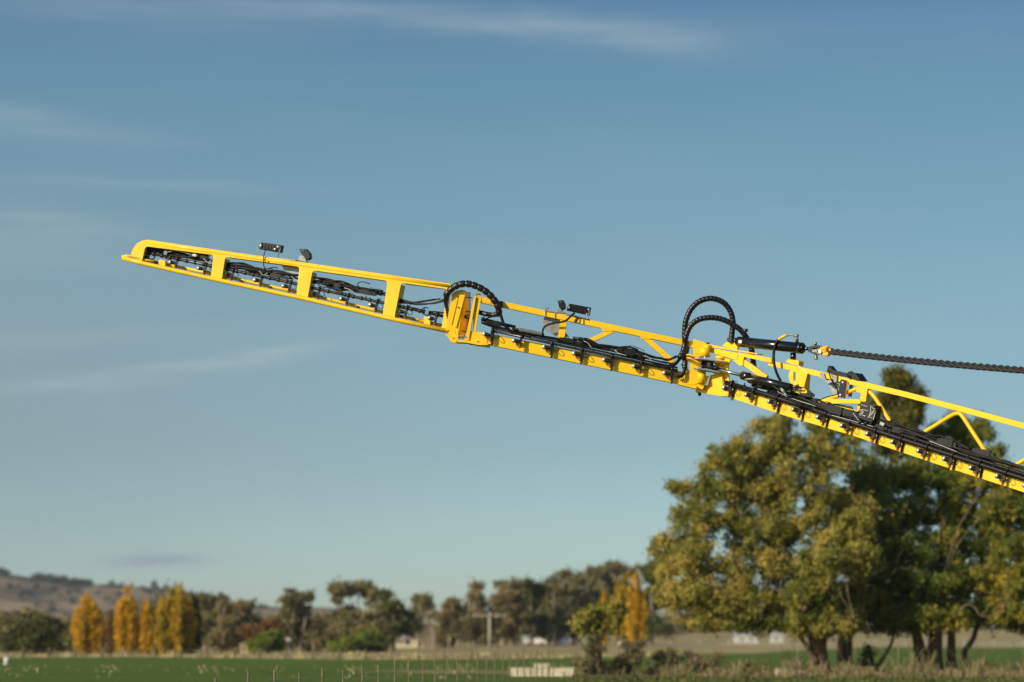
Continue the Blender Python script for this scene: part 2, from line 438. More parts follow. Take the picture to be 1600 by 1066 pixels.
bpy.context.view_layer.update()
for sec, path, w, xs, strap, bore, sc in (
        (SL, LP, -0.12, [234.4, 278.5, 323, 366, 411, 455.8, 500.3, 546, 591.3, 637.3, 684.2], 0, .024, 1.06),
        (SM, MP, 0.062, [770.3, 816.2, 863.5, 910.5, 957.4, 1004, 1051.2], .19, .023, 1.12),
        (SR, RP, 0.066, [1145, 1180, 1216, 1253.5, 1292, 1330, 1370, 1409.5, 1450, 1490.6, 1532, 1573.5, 1616], .20, .036, 1.16)):
    src = None
    for i, x in enumerate(xs):
        xx = x - 1
        M3 = frame3(sec, path, xx, w); loc = sec.P(xx, interp(path, xx), w)
        if src is None: src = make_nozzle(strap, bore, sc, M3, loc)
        else: copy_nozzle(src, M3 @ Matrix.Rotation(random.uniform(-.06, .06), 3, 'X') @ Matrix.Rotation(random.uniform(-.04, .04), 3, 'Z'), loc, sc, nolead=(i % 3 == 1), nobr=(i in (1, 5, 8, 11)))

# ---- cable looms
def loom(sec, mb, path, w, n, r, spread, up=0.0, step=9, wmin=0.03, seed=0):
    rr = random.Random(seed)
    x0, x1 = path[0][0], path[-1][0]
    for k in range(n):
        ph = [rr.uniform(0, 6.28) for _ in range(4)]; fr_ = [rr.uniform(.03, .075) for _ in range(4)]
        a0 = rr.uniform(x0, x0 + (x1 - x0) * .25) if n > 3 and k % 2 else x0; b0 = rr.uniform(x1 - (x1 - x0) * .25, x1) if n > 3 and k % 3 else x1
        off = rr.uniform(-.5, .5) * spread; pts = []; x = a0
        while x <= b0:
            y = interp(path, x) - up + off * .6 + spread * .35 * (math.sin(x * fr_[0] + ph[0]) * .6 + math.sin(x * fr_[1] * 2 + ph[1]) * .35)
            ww = w + wmin * (math.sin(x * fr_[2] + ph[2]))
            pts.append(sec.P(x, y, ww)); x += step * rr.uniform(.7, 1.3)
        if len(pts) > 3: mb.tube(spline(pts, 3), r * rr.uniform(.7, 1.35), 6)
mb = MB()
loom(SL, mb, [(229, 392), (265, 397), (333, 408)], -0.13, 15, .013, 12, 2, seed=1)
loom(SL, mb, [(348, 415), (400, 424), (468, 436)], -0.13, 14, .013, 12, 3, seed=2)
loom(SL, mb, [(484, 442), (540, 452), (605, 466)], -0.13, 14, .013, 12, 4, seed=3)
loom(SL, mb, [(620, 474), (640, 477), (668, 473), (692, 470)], -0.08, 4, .0105, 4, 3, seed=4)
loom(SL, mb, [(640, 484), (698, 492)], -0.13, 3, .009, 5, 2, seed=5)
for (x, y, rx, ry) in ((236, 397, 7, 8), (263, 398, 8, 8), (272, 396, 6, 7), (423, 428, 14, 8), (430, 425, 10, 7), (516, 444, 9, 7), (505, 444, 8, 5), (570, 447, 11, 6), (667, 487, 8, 6)):
    mb.tube([SL.P(x + rx * math.cos(a) + random.uniform(-.8, .8), y + ry * math.sin(a) + rx * .2 * math.cos(a), -0.1) for a in np.linspace(0, random.uniform(4.4, 6.3), 18)], .0085, 6)
part(mb, 'cable_loom', 'rubber', label='tangled black cables in the windows of the outer leaf')
mb = MB()
loom(SM, mb, [(752, 506), (800, 520), (860, 531), (960, 551), (1052, 573)], 0.03, 8, .011, 5, 2, seed=6)
loom(SM, mb, [(752, 500), (780, 507), (806, 512)], -0.02, 4, .020, 4, 1, seed=7)
loom(SM, mb, [(895, 531), (930, 540), (990, 550), (1020, 560), (1045, 565), (1062, 556)], 0.06, 6, .012, 5, 2, seed=8)
loom(SM, mb, [(950, 546), (985, 545), (1003, 551), (1018, 561)], 0.03, 5, .0085, 8, 1, seed=9)
loom(SM, mb, [(895, 531), (915, 531), (935, 541)], 0.03, 4, .0085, 6, 1, seed=19)
part(mb, 'cable_loom', 'rubber', label='bundle of black cables lying along the middle leaf')
mb = MB()
loom(SR, mb, [(1175, 602), (1200, 609), (1264, 629), (1329, 650), (1410, 675), (1490, 702), (1600, 735), (1700, 768)], 0.03, 9, .015, 7, 3, seed=10)
loom(SR, mb, [(1235, 612), (1262, 622), (1300, 636), (1335, 650)], 0.02, 7, .012, 11, 0, seed=11)
loom(SR, mb, [(1375, 655), (1400, 664), (1440, 678), (1470, 686)], 0.03, 6, .011, 9, 0, seed=12)
loom(SR, mb, [(1465, 682), (1490, 690), (1520, 703)], 0.03, 5, .014, 8, 0, seed=13)
part(mb, 'cable_loom', 'rubber', label='thick bundle of black cables above the inner leaf pipe')
for sec, w, L in ((SL, -.05, [(262, 394), (275, 392), (300, 398)]), (SL, -.05, [(318, 404), (325, 410), (332, 404)]), (SL, -.05, [(455, 432), (460, 436), (468, 441)]),
        (SL, -.05, [(538, 450), (545, 452), (553, 457)]), (SL, -.05, [(405, 424), (412, 430), (420, 425)]),
        (SM, .10, [(912, 533), (918, 536), (925, 544)]), (SM, .10, [(960, 547), (967, 552), (980, 556)]), (SM, .10, [(1008, 556), (1014, 559), (1019, 565)]),
        (SR, .12, [(1215, 612), (1235, 622), (1275, 635)]), (SR, .12, [(1300, 649), (1340, 660), (1365, 667)]), (SR, .12, [(1452, 689), (1470, 696), (1495, 706)]), (SR, .12, [(1333, 646), (1338, 652), (1343, 659)])):
    mb = MB(); mb.tube(spline(sec.pts(L, w), 4), .0042, 5); part(mb, 'pale_wire', 'white')
for sec, path, w, x0, x1, h in ((SL, LP, -.12, 232, 695, .034), (SM, MP, .055, 775, 1050, .036), (SR, RP, .05, 1150, 1690, .05)):
    x = x0                      # zip ties
    while x < x1:
        y = interp(path, x); c = sec.P(x, y - 2.5, w); mb = MB()
        mb.tube([c + sec.z * h * math.cos(a) + sec.n * h * math.sin(a) for a in np.linspace(0, 6.28, 10)], .005, 4)
        part(mb, 'cable_tie', 'plastic'); x += random.uniform(14, 30)
def lump(sec, mb, x, y, w, lx, ly, lz, rot=0.2):
    q = sec.P(x, y, w); a = sec.u * math.cos(rot) - sec.z * math.sin(rot); b = sec.z * math.cos(rot) + sec.u * math.sin(rot)
    mb.box(q, a * lx, b * ly, sec.n * lz)
    mb.box(q + a * lx * 1.25, a * lx * .3, b * ly * .6, sec.n * lz * .6)
    mb.box(q - a * lx * 1.25, a * lx * .3, b * ly * .7, sec.n * lz * .7)
    mb.box(q + sec.n * lz, a * lx * .5, b * ly * .45, sec.n * .006)
    mb.box(q + b * ly, a * lx * .18, b * .006, sec.n * lz * .8)
for sec, L in ((SL, [(303, 398, -.08, .06, .04), (318, 401, -.1, .05, .03), (432, 431, -.08, .07, .03), (445, 434, -.1, .05, .025), (528, 446, -.08, .04, .03), (571, 457, -.08, .07, .035), (583, 460, -.1, .04, .025), (532, 457, -.09, .03, .025)]),
               (SM, [(888, 532, .06, .09, .035), (905, 537, .06, .04, .03), (985, 551, .07, .07, .045), (970, 547, .06, .04, .03), (1000, 555, .06, .03, .03), (947, 546, .06, .04, .025), (777, 506, .04, .05, .04)]),
               (SR, [(1307, 641, .05, .12, .06), (1330, 646, .05, .12, .05), (1480, 692, .05, .11, .055), (1376, 668, .05, .08, .04), (1404, 672, .05, .06, .045), (1290, 634, .03, .06, .05), (1537, 707, .03, .12, .04), (1262, 616, .08, .08, .04), (1175, 597, .06, .05, .03), (1188, 602, .06, .04, .03)])):
    for (x, y, w, lx, ly) in L:
        mb = MB(); lump(sec, mb, x, y, w, lx, ly, ly * .8, .21 if sec is not SR else .25)
        o = part(mb, 'connector', 'plastic'); o['group'] = 'black plug connectors on the cables'
mb = MB(); lump(SL, mb, 304, 399, -.04, .026, .018, .006); part(mb, 'connector_label', 'white')
for (sec, x, y) in ((SL, 258.5, 395.5), (SL, 667, 488.5)):
    mb = MB(); sec.bar(mb, (x - 2.6, y - 1), (x + 2.6, y), 6.5, -.06, -.10, .002)
    part(mb, 'blue_clip', mat('blue_plastic', (.10, .20, .26), .4), label='small blue grey plastic clip')

# rubber clamps holding the pipe to the beams
for sec, path, xs_, w in ((SR, RP, (1162, 1198, 1235, 1272, 1311, 1350, 1390, 1430, 1470, 1511, 1553), .03),):
    for x in xs_:
        y = interp(path, x); mb = MB(); M3 = frame3(sec, path, x, w); c = sec.P(x, y, w + .03)
        mb.box(c, M3.col[0] * .014, M3.col[1] * .050, M3.col[2] * .030); mb.cyl(c + M3.col[1] * .05, c + M3.col[1] * .085, .010, 6)
        part(mb, 'pipe_clamp', 'plastic')
# ---- middle leaf: lattice
mb = MB()
SM.plate(mb, [[(748, 463.2), (1086, 534.5), (1086, 544), (748, 472.4)]], -0.02, -0.12, .006)
part(mb, 'top_chord', 'yellow')
mb = MB()
SM.plate(mb, [[(736, 517.2), (760, 520.5), (1062, 580), (1108, 588), (1098, 609), (1060, 600), (760, 538), (734, 533)]], 0, -0.12, .005)
SM.bar(mb, (740, 537), (765, 541), 3, .01, -.14, .002)
part(mb, 'bottom_beam', 'yellow')
for (a, b, h) in (((912, 537), (965, 513), 7), ((1003, 523), (1052, 566), 8.5), ((881, 497), (877, 528), 10.5), ((1066, 568), (1080, 588), 5)):
    mb = MB(); SM.bar(mb, a, b, h, -0.035, -0.105, .004); part(mb, 'brace', 'yellow')
mb = MB()
for (x, y) in ((948, 513.5), (1008, 525.5)):
    SM.plate(mb, [[(x - 12, y - 5), (x + 14, y), (x + 8, y + 5), (x - 6, y + 4)]], -0.025, -0.045, .002)
part(mb, 'gusset', 'yellow')

# ---- outer hinge
mb = MB()
A = lambda zx, zy: (660 + zx / 7.613, 410 + zy / 7.613)
SM.plate(mb, [[A(*p) for p in ((278, 800), (318, 560), (352, 420), (345, 385), (400, 340), (470, 325), (520, 340), (505, 380), (400, 780), (392, 885), (335, 882))]], .03, -.01, .004)
SM.plate(mb, [[A(*p) for p in ((440, 385), (508, 385), (405, 780), (380, 770))]], .055, .031, .003)
SM.plate(mb, [[A(*p) for p in ((265, 852), (395, 862), (402, 955), (370, 960), (335, 940), (300, 885))]], .07, .02, .003)
SM.plate(mb, [[A(*p) for p in ((405, 815), (425, 812), (425, 940), (392, 955), (385, 900))]], .10, .071, .003)
sb = MB(); SM.bar(sb, A(434, 400), A(352, 745), 1.5, .036, .028, .001)
sb2 = sb
hp = part(mb, 'hinge_plate', 'yellow', label='tall bevelled yellow plate under the arched hose')
part(sb2, 'bevel_strip', mat('dark_brown_strip', (.25, .12, .03), .8), hp)  # thin dark brown strip laid along the plate's slot bevel
mb = MB()                       # deep side cheek facing right, its holes drawn as black plugs
P1, P2 = [A(508, 350), A(565, 352), A(563, 700), A(505, 872), A(420, 872), A(402, 790)], None
q = [SM.P(*A(506, 352), .03), SM.P(*A(566, 352), -.22), SM.P(*A(564, 720), -.22), SM.P(*A(500, 868), -.10), SM.P(*A(416, 868), .03), SM.P(*A(402, 790), .03)]
cen = sum((Vector(v) for v in q), Vector()) / len(q)
nn = (q[1] - q[0]).cross(q[4] - q[0]).normalized() * .012
mb.add([v + nn for v in q] + [v - nn for v in q], [tuple(range(6)), tuple(range(11, 5, -1))] + [(i, (i + 1) % 6, (i + 1) % 6 + 6, i + 6) for i in range(6)])
part(mb, 'hinge_cheek', 'yellow')
mb = MB()
for (zx, zy, rr) in ((530, 650, .032), (520, 415, .008), (487, 580, .006), (535, 585, .006), (450, 815, .006), (470, 815, .006)):  # black plugs; the widest stands in for the dark inside of a hole
    c = SM.P(*A(zx, zy), -.06)
    d = (q[0] - q[4]).cross(q[1] - q[0]).normalized()
    if d.y > 0: d = -d
    mb = MB(); mb.cyl(c - d * .03, c + d * .11, rr, 12); part(mb, 'hole_plug', 'plastic')
mb = MB()                       # inner side of the hinge: two converging flanges
SM.plate(mb, [[A(*p) for p in ((618, 408), (640, 408), (552, 925), (505, 925))]], .04, -.10, .003)
SM.plate(mb, [[A(*p) for p in ((622, 405), (700, 412), (697, 450), (660, 640), (634, 820), (600, 820))]], .0, -.03, .003)
SM.plate(mb, [[A(*p) for p in ((630, 372), (690, 372), (697, 455), (810, 490), (810, 440), (640, 395))]], -.01, -.09, .003)
SM.plate(mb, [[A(*p) for p in ((580, 820), (780, 850), (770, 975), (540, 930), (560, 900))]], .012, -.02, .003)
part(mb, 'hinge_flange', 'yellow', label='wedge shaped yellow hinge flange right of the arched hose')
mb = MB()
SM.plate(mb, [[A(*p) for p in ((395, 928), (520, 928), (800, 968), (770, 985), (670, 985), (520, 955), (400, 950))]], .10, -.14, .003)
SM.plate(mb, [[A(*p) for p in ((430, 880), (490, 878), (500, 900), (420, 900))]], -.05, -.15, .003)
part(mb, 'hinge_base', 'yellow')
mb = MB()
for (zx, zy) in ((660, 985), (575, 970), (660, 945)):
    c = SM.P(*A(zx, zy), .03); mb.cyl(c - SM.z * .02, c + SM.z * .012, .018, 6)
for (zx, zy) in ((372, 905), (500, 878), (425, 535)):
    c = SM.P(*A(zx, zy), .05); mb.cyl(c - SM.n * .03, c + SM.n * .03, .011, 8)
part(mb, 'hinge_bolt', 'pipe')

# ---- spiral wrapped hoses
def wrapped(path3, r, pitch, depth=.16, seg=16, tilt=1):
    p = resample(spline(path3, 14), pitch / 7.0)
    mb = MB(); rad = []
    for i in range(len(p)):
        f = (i % 7) / 7.0
        rad.append(r * (1 - depth) if i % 7 == 0 else r * (1 + .05 * math.sin(f * 3.14)))
    mb.tube(p, r, seg, True, rad)
    return mb
hoseA = [(700, 500, -.05), (699, 485, -.03), (696, 473, .0), (696, 464, .05), (702, 455, .09), (714, 446.5, .12), (728, 443.5, .13), (742, 446.5, .13), (757, 454, .13), (770, 466, .12), (778, 479, .10), (780, 490, .06)]
part(wrapped(SM.pts(hoseA[3:]), 5.2 * PXM, .105, .24), 'arched_hose', 'wrap', label='fat ribbed black hose arching over the outer hinge')
part(wrapped(SM.pts(hoseA[:4]), 2.8 * PXM, .05, .15), 'hose', 'wrap')
part(wrapped(SM.pts([(781, 489, 0), (772, 492, -.03), (760, 491, -.06), (752, 489, -.1), (742, 486, -.12)]), 3.7 * PXM, .07, .1), 'hose', 'wrap')
mb = MB(); mb.tube(spline(SM.pts([(780, 482, .08), (783, 494, .08), (787, 506, .08), (794, 514, .07), (802, 520, .06), (830, 527, .05)]), 8), 2.5 * PXM, 10)
mb.tube(spline(SM.pts([(752, 502, .0), (762, 497, .0), (770, 495, .0), (782, 494, .02)]), 6), 1.1 * PXM, 8)
mb.tube(spline(SM.pts([(752, 500, .0), (757, 494, .0), (763, 490, .0)]), 6), .9 * PXM, 8)
part(mb, 'hose', 'rubber', label='smooth black hose dropping from the arch to the pipe')
mb = MB()
for k in range(3):
    mb.tube(spline([SL.P(618, 466 + k * 2, -.1), SL.P(632, 469.5 + k * 1.5, -.1), SL.P(652, 474 + k, -.05), SL.P(675, 474.5 - k * .3, 0), SL.P(690, 471.5 - k, .03), SM.P(700, 468 - k * 2, .04)], 6), .0135, 8)
part(mb, 'hose', 'rubber', label='three slim hoses sagging towards the arched hose')
mb = MB(); mb.tube(SM.pts([(800, 513.3), (849, 522.6)], .10), 2.0 * PXM, 10)
part(mb, 'spring_core', 'rubber')
mb = MB(); pa, pb = SM.P(812, 515.4, .10), SM.P(847, 522.2, .10); d = (pb - pa); dn = d.normalized(); e1 = dn.cross(SM.n).normalized(); e2 = SM.n
mb.tube([pa + d * (t / 260) + e1 * .029 * math.cos(t * .5) + e2 * .029 * math.sin(t * .5) for t in range(261)], .0055, 5, True)
part(mb, 'spring_sleeve', 'galv', label='silver coil spring sleeve over a hose')

def B(zx, zy): return (1040 + zx / 7.613, 500 + zy / 7.613)
def Cc(zx, zy): return (1040 + zx / 5.33, 450 + zy / 5.33)
def E(zx, zy): return (1200 + zx / 5.33, 530 + zy / 5.33)
l1 = [(1066, 575, -.04), (1067.5, 556, -.05), (1070, 535, -.02), (1070, 515, .0), (1072.5, 499, .02), (1080, 483, .02), (1093, 471, .02), (1111, 466.5, .02), (1129, 472, .0), (1140.5, 485, -.03), (1145.3, 502, -.05), (1144, 519, -.06), (1143, 530, -.06)]
l2 = [(1075, 578, -.08), (1075, 556, -.10), (1073, 540, -.06), (1071, 530, .03), (1078, 511, .05), (1092, 499.5, .06), (1112, 496.5, .06), (1131, 500, .05), (1148, 509, .03), (1161, 520, .0), (1172, 538, -.14), (1176, 556, -.16), (1178, 575, -.16)]
part(wrapped(SM.pts(l1[2:]), 4.3 * PXM, .062, .13), 'looped_hose', 'wrap', label='taller of the two spiral wrapped hose loops')
part(wrapped(SM.pts(l2[2:]), 4.3 * PXM, .062, .13), 'looped_hose', 'wrap', label='lower spiral wrapped hose loop')
l3 = [(1071, 533, -.02), (1068, 548, .02), (1062, 560, .06), (1056, 568, .07), (1040, 571, .07), (1020, 568, .07)]
part(wrapped(SM.pts(l3[:3]), 4.6 * PXM, .06, .1), 'hose', 'wrap')
mb = MB()
for k in range(4):
    mb.tube(spline(SM.pts([(1063, 557 + k * 1.6, .05), (1055, 567 + k * 1.2, .07), (1042, 571 + k * 1.1, .08), (1028, 570.5 + k, .08), (1018, 567 + k * .8, .08)]), 6), .0135, 8)
mb.tube(spline(SM.pts([(1070, 575, .03), (1068, 584, .06), (1063, 588.5, .09), (1057, 588, .09)]), 6), .028, 12)
part(mb, 'hose', 'rubber', label='hoses bending from the loops down to the middle pipe')
part(wrapped(SM.pts([(1074, 540, -.08), (1071, 558, -.02), (1070, 576, .03)]), 4.2 * PXM, .06, .1), 'hose', 'wrap')

# ---- inner hinge
mb = MB()
SM.plate(mb, [[B(*p) for p in ((330, 225), (470, 270), (530, 310), (530, 425), (470, 440), (350, 445), (330, 430))]], .03, -.06, .004)
SM.plate(mb, [[B(*p) for p in ((290, 540), (330, 430), (400, 430), (385, 620), (380, 760), (330, 770), (250, 760), (240, 700), (290, 640))]], .01, -.05, .004)
SM.plate(mb, [[B(*p) for p in ((140, 755), (360, 780), (375, 815), (340, 815), (160, 772))]], .05, -.1, .003)
for (x, y0, y1, r) in ((470, 330, 440, 62), (430, 610, 755, 50), (495, 300, 350, 44)):
    mb.cyl(SM.P(*B(x, y0), .0), SM.P(*B(x - 3, y1), .0), r / 7.613 * PXM, 20)
part(mb, 'hinge_knuckle', 'yellow', label='left half of the inner hinge with upright barrels')
mb = MB()
SR.plate(mb, [[B(*p) for p in ((460, 280), (1090, 400), (1090, 412), (860, 372), (540, 325), (470, 300))]], .06, -.12, .003)
SR.plate(mb, [[B(*p) for p in ((530, 330), (860, 395), (850, 475), (790, 465), (530, 385))]], .03, -.09, .004)
SR.plate(mb, [[B(*p) for p in ((860, 380), (1260, 455), (1260, 512), (930, 440), (915, 545), (880, 545), (800, 480), (850, 470))]], .02, -.07, .004)
SR.bar(mb, B(925, 500), B(1190, 690), 8.5, .0, -.07, .004)
part(mb, 'hinge_arm', 'yellow')
mb = MB()
for (x, y0, y1, r) in ((665, 430, 470, 70), (660, 470, 560, 62), (650, 600, 690, 78)):
    mb.cyl(SR.P(*B(x, y0), -.05), SR.P(*B(x - 3, y1), -.05), r / 7.613 * PXM, 20)
SR.plate(mb, [[B(*p) for p in ((498, 800), (530, 660), (560, 650), (545, 800))]], .03, -.0, .003)
SR.plate(mb, [[B(*p) for p in ((548, 670), (672, 665), (680, 800), (560, 800))]], .05, .02, .003)
SR.plate(mb, [[B(*p) for p in ((600, 400), (780, 470), (745, 520), (740, 640), (760, 730), (700, 780), (680, 660), (660, 520))]], -.02, -.05, .003)
SR.plate(mb, [[B(*p) for p in ((362, 835), (372, 775), (480, 775), (500, 800), (690, 800), (762, 820), (772, 905), (640, 905), (400, 862))]], .06, -.10, .004)
mb.cyl(SR.P(*B(385, 770), .0), SR.P(*B(388, 862), .0), 4.0 * PXM, 16)
part(mb, 'hinge_post', 'yellow', label='right half of the inner hinge on its base lug')
mb = MB(); c = SR.P(*B(405, 880), .0); mb.cyl(c - SR.z * .02, c + SR.z * .03, .032, 6); mb.cyl(c - SR.z * .035, c, .02, 6)
c = SR.P(*B(490, 280), .0); mb.cyl(c - SR.z * .03, c + SR.z * .012, .05, 6)
part(mb, 'hinge_bolt', 'pipe')
mb = MB()                       # link plates
def link(mb, a, b, r, w, th, tilt=0.10):
    pa, pb = SM.P(*a, w), SM.P(*b, w); d = (pb - pa); L = d.length; d.normalize(); up = (SM.z + SM.n * -tilt).normalized(); sd = up.cross(d).normalized()
    ring = [pb + (d * math.cos(t) + sd * math.sin(t)) * r for t in np.linspace(-1.57, 1.57, 8)] + [pa - (d * math.cos(t) + sd * math.sin(t)) * r for t in np.linspace(-1.57, 1.57, 8)]
    n = len(ring); mb.add([p + up * th for p in ring] + [p - up * th for p in ring], [tuple(range(n)), tuple(range(2 * n - 1, n - 1, -1))] + [(i, (i + 1) % n, (i + 1) % n + n, i + n) for i in range(n)])
link(mb, B(395, 470), B(690, 507), .085, .10, .010, .10); part(mb, 'hinge_link', 'galv')
mb = MB(); link(mb, B(385, 585), B(620, 625), .075, .10, .009, .06); part(mb, 'hinge_link', 'galv')
for a_, b_, w_, r_ in ((B(300, 440), B(380, 470), .09, .08), (B(300, 480), B(380, 520), .09, .08), (B(620, 515), B(720, 520), .09, .06)):
    mb = MB(); link(mb, a_, b_, r_, w_, .010, .25); part(mb, 'hinge_link', 'yellow')
mb = MB()
for (zx, zy, h, r) in ((312, 432, .03, .014), (390, 455, .03, .016), (465, 452, .03, .013)):
    c = SM.P(*B(zx, zy), .12); mb.cyl(c - SM.z * h, c + SM.z * h, r, 8)
part(mb, 'link_bolt', 'silver')

# ---- folding cylinder (lower) and its hose
CYL = MB(); CYL.cyl(SR.P(*Cc(655, 735), .14), SR.P(*Cc(1045, 832), .20), 6.2 * PXM, 20); CYL.cyl(SR.P(*Cc(640, 728), .14), SR.P(*Cc(700, 745), .15), 6.9 * PXM, 20)
CYL.cyl(SR.P(*Cc(1030, 826), .20), SR.P(*Cc(1110, 825), .20), 2.6 * PXM, 12)
cyl2 = part(CYL, 'fold_cylinder', 'blackpaint', label='black hydraulic cylinder folding the inner hinge')
mb = MB(); mb.cyl(SR.P(*Cc(365, 655), .14), SR.P(*Cc(670, 738), .14), 2.9 * PXM, 14); part(mb, 'piston_rod', 'chrome', cyl2)
mb = MB(); mb.cyl(SR.P(*Cc(300, 640), .15), SR.P(*Cc(420, 668), .15), 4.2 * PXM, 14); mb.cyl(SR.P(*Cc(320, 600), .15), SR.P(*Cc(320, 670), .15), 4.4 * PXM, 14)
SR.bar(mb, Cc(300, 625), Cc(370, 640), 7, .20, .10, .004)
part(mb, 'rod_end', 'blackpaint', cyl2)
mb = MB(); mb.tube(spline(SR.pts([Cc(740, 757) + (.20,), Cc(800, 765) + (.20,), Cc(870, 800) + (.21,), Cc(930, 840) + (.22,), Cc(968, 850) + (.22,)]), 8), 2.0 * PXM, 10)
mb.tube(spline(SR.pts([Cc(1010, 905) + (.2,), Cc(1060, 940) + (.2,), Cc(1120, 975) + (.18,), Cc(1220, 1010) + (.10,), Cc(1300, 1050) + (.0,)]), 8), 1.3 * PXM, 8)
part(mb, 'hydraulic_hose', 'rubber', cyl2)
mb = MB(); mb.cyl(SR.P(*Cc(665, 762), .20), SR.P(*Cc(745, 757), .20), 2.0 * PXM, 10); mb.cyl(SR.P(*Cc(965, 835), .22), SR.P(*Cc(990, 875), .22), 3.0 * PXM, 8); mb.cyl(SR.P(*Cc(985, 865), .22), SR.P(*Cc(1012, 910), .22), 2.0 * PXM, 8)
part(mb, 'hose_fitting', 'galv', cyl2)
mb = MB()
for (zx, zy) in ((1100, 820), (1090, 835)):
    c = SR.P(*Cc(zx, zy), .2); mb.cyl(c - SR.z * .03, c + SR.z * .03, .022, 8)
mb.cyl(SR.P(*Cc(1060, 828), .2), SR.P(*Cc(1130, 832), .2), .018, 8)
part(mb, 'clevis_pin', 'pipe', cyl2)

# ---- suspension cylinder (upper), shackle and stay
wU = .02
mb = MB()
SR.plate(mb, [[B(*p) for p in ((668, 312), (752, 240), (800, 262), (862, 285), (850, 355), (790, 345))]], .05, .0, .004)
SR.plate(mb, [[B(*p) for p in ((690, 312), (770, 245), (862, 285), (850, 350))]], -.06, -.10, .004)
part(mb, 'cylinder_mount', 'yellow')
mb = MB(); a, b = SR.P(*Cc(605, 447), wU), SR.P(*Cc(1140, 503), wU)
d = (b - a).normalized()
mb.cyl(a, b, 8.0 * PXM, 28); mb.cyl(b - d * .07, b, 8.7 * PXM, 28); mb.cyl(b, b + d * .025, 6.8 * PXM, 24)
mb.cyl(a - d * .03, a, 6 * PXM, 24)
c1 = part(mb, 'suspension_cylinder', 'blackpaint', label='large glossy black hydraulic cylinder above the inner hinge')
mb = MB(); c = SR.P(*Cc(555, 435), wU); mb.cyl(c - SR.n * .07, c + SR.n * .09, 4.5 * PXM, 16); mb.tube([c, a], .04, 10)
c = SR.P(*Cc(655, 395), wU + .02); mb.cyl(c, SR.P(*Cc(655, 350), wU + .02), .026, 10); mb.cyl(SR.P(*Cc(640, 360), wU + .05), SR.P(*Cc(680, 352), wU + .05), .028, 10)
part(mb, 'cylinder_eye', 'pipe', c1); mb = MB()
c = SR.P(*Cc(1095, 455), wU + .02); mb.cyl(c, SR.P(*Cc(1095, 425), wU + .02), .026, 10)
part(mb, 'hose_port', 'pipe', c1)
mb = MB(); q = a + d * .09 + SR.n * (8.1 * PXM); e = SR.z - d * SR.z.dot(d)
mb.box(q + e.normalized() * -.0, d * .033, e.normalized() * .026, SR.n * .0015); part(mb, 'sticker', 'white', c1)
mb = MB(); mb.cyl(b, SR.P(*Cc(1200, 508), wU), 2.8 * PXM, 14); part(mb, 'piston_rod', 'blackpaint', c1)
mb = MB(); SR.plate(mb, [[Cc(*p) for p in ((1185, 492), (1240, 478), (1283, 480), (1283, 498), (1225, 503), (1225, 515), (1275, 545), (1275, 555), (1235, 552), (1185, 530))]], wU + .05, wU - .05, .006)
part(mb, 'clevis', 'blackpaint', c1)
mb = MB(); SR.bar(mb, Cc(1220, 524), Cc(1262, 527), 4, wU + .06, wU + .051, .002); part(mb, 'clevis_eye', 'galv', c1)
mb = MB(); mb.cyl(SR.P(*Cc(1252, 462), wU), SR.P(*Cc(1258, 590), wU), .014, 8)
for zy in (464, 575, 588): c = SR.P(*Cc(1247 + (zy - 462) * .06, zy), wU); mb.cyl(c - SR.z * .018, c + SR.z * .018, .030, 6)
part(mb, 'clevis_bolt', 'brass', c1)
mb = MB()                       # orange shackle
ring = [(1268, 535), (1290, 512), (1310, 500), (1340, 492), (1362, 505), (1372, 525), (1365, 555), (1340, 560), (1310, 545), (1290, 545)]
mb.tube(spline([SR.P(*Cc(*p), wU + (.03 if i % 2 else -.03)) for i, p in enumerate(ring)], 4), .021, 8)
mb.cyl(SR.P(*Cc(1275, 530), wU), SR.P(*Cc(1345, 533), wU), .040, 10)
mb.box(SR.P(*Cc(1318, 503), wU), SR.u * .06, SR.z * .022, SR.n * .035); mb.box(SR.P(*Cc(1340, 548), wU), SR.u * .05, SR.z * .024, SR.n * .035)
part(mb, 'shackle', 'orange')
mb = MB(); c = SR.P(*Cc(1290, 530), wU + .05); mb.cyl(c - SR.n * .02, c + SR.n * .02, .03, 10); part(mb, 'shackle_ring', 'silver')
# stay: a braided rope coming towards the machine (nearer to the right)
stay = [(1297, 549), (1330, 553.2), (1400, 561), (1500, 570.5), (1600, 578.8), (1700, 587), (1790, 594)]
sp3 = []
for (x, y) in stay:
    t = (x - 1297) / 300.0; D = SR.P(1297, 549, wU).y - 3.2 * t; sp3.append(at(x, y, D))
base = resample(spline(sp3, 10), .028); mbs = MB()
for k in range(3):
    pts = []
    for i, p in enumerate(base):
        i2 = min(i + 1, len(base) - 1); t = (base[i2] - base[max(i - 1, 0)]).normalized(); e1 = t.cross(Vector((0, 0, 1))).normalized(); e2 = t.cross(e1)
        ph = i * .42 + k * 2.094; R = .030
        pts.append(p + e1 * math.cos(ph) * R + e2 * math.sin(ph) * R)
    mbs.tube(pts, .026, 8)
part(mbs, 'stay_rope', 'rope', label='twisted black stay rope pulling away to the right')
mb = MB()
mb.tube(spline(SR.pts([Cc(940, 430) + (.1,), Cc(912, 480) + (.14,), Cc(900, 560) + (.15,), Cc(908, 650) + (.15,), Cc(930, 720) + (.13,), Cc(960, 778) + (.1,)]), 8), 2.1 * PXM, 10)
part(mb, 'hydraulic_hose', 'rubber', label='thin black hose curving down from the large cylinder')
mb = MB(); mb.tube(SR.pts([Cc(938, 434) + (.1,), Cc(970, 412) + (.09,), Cc(1015, 390) + (.08,)]), 2.3 * PXM, 10); part(mb, 'hose_sleeve', 'yellow')
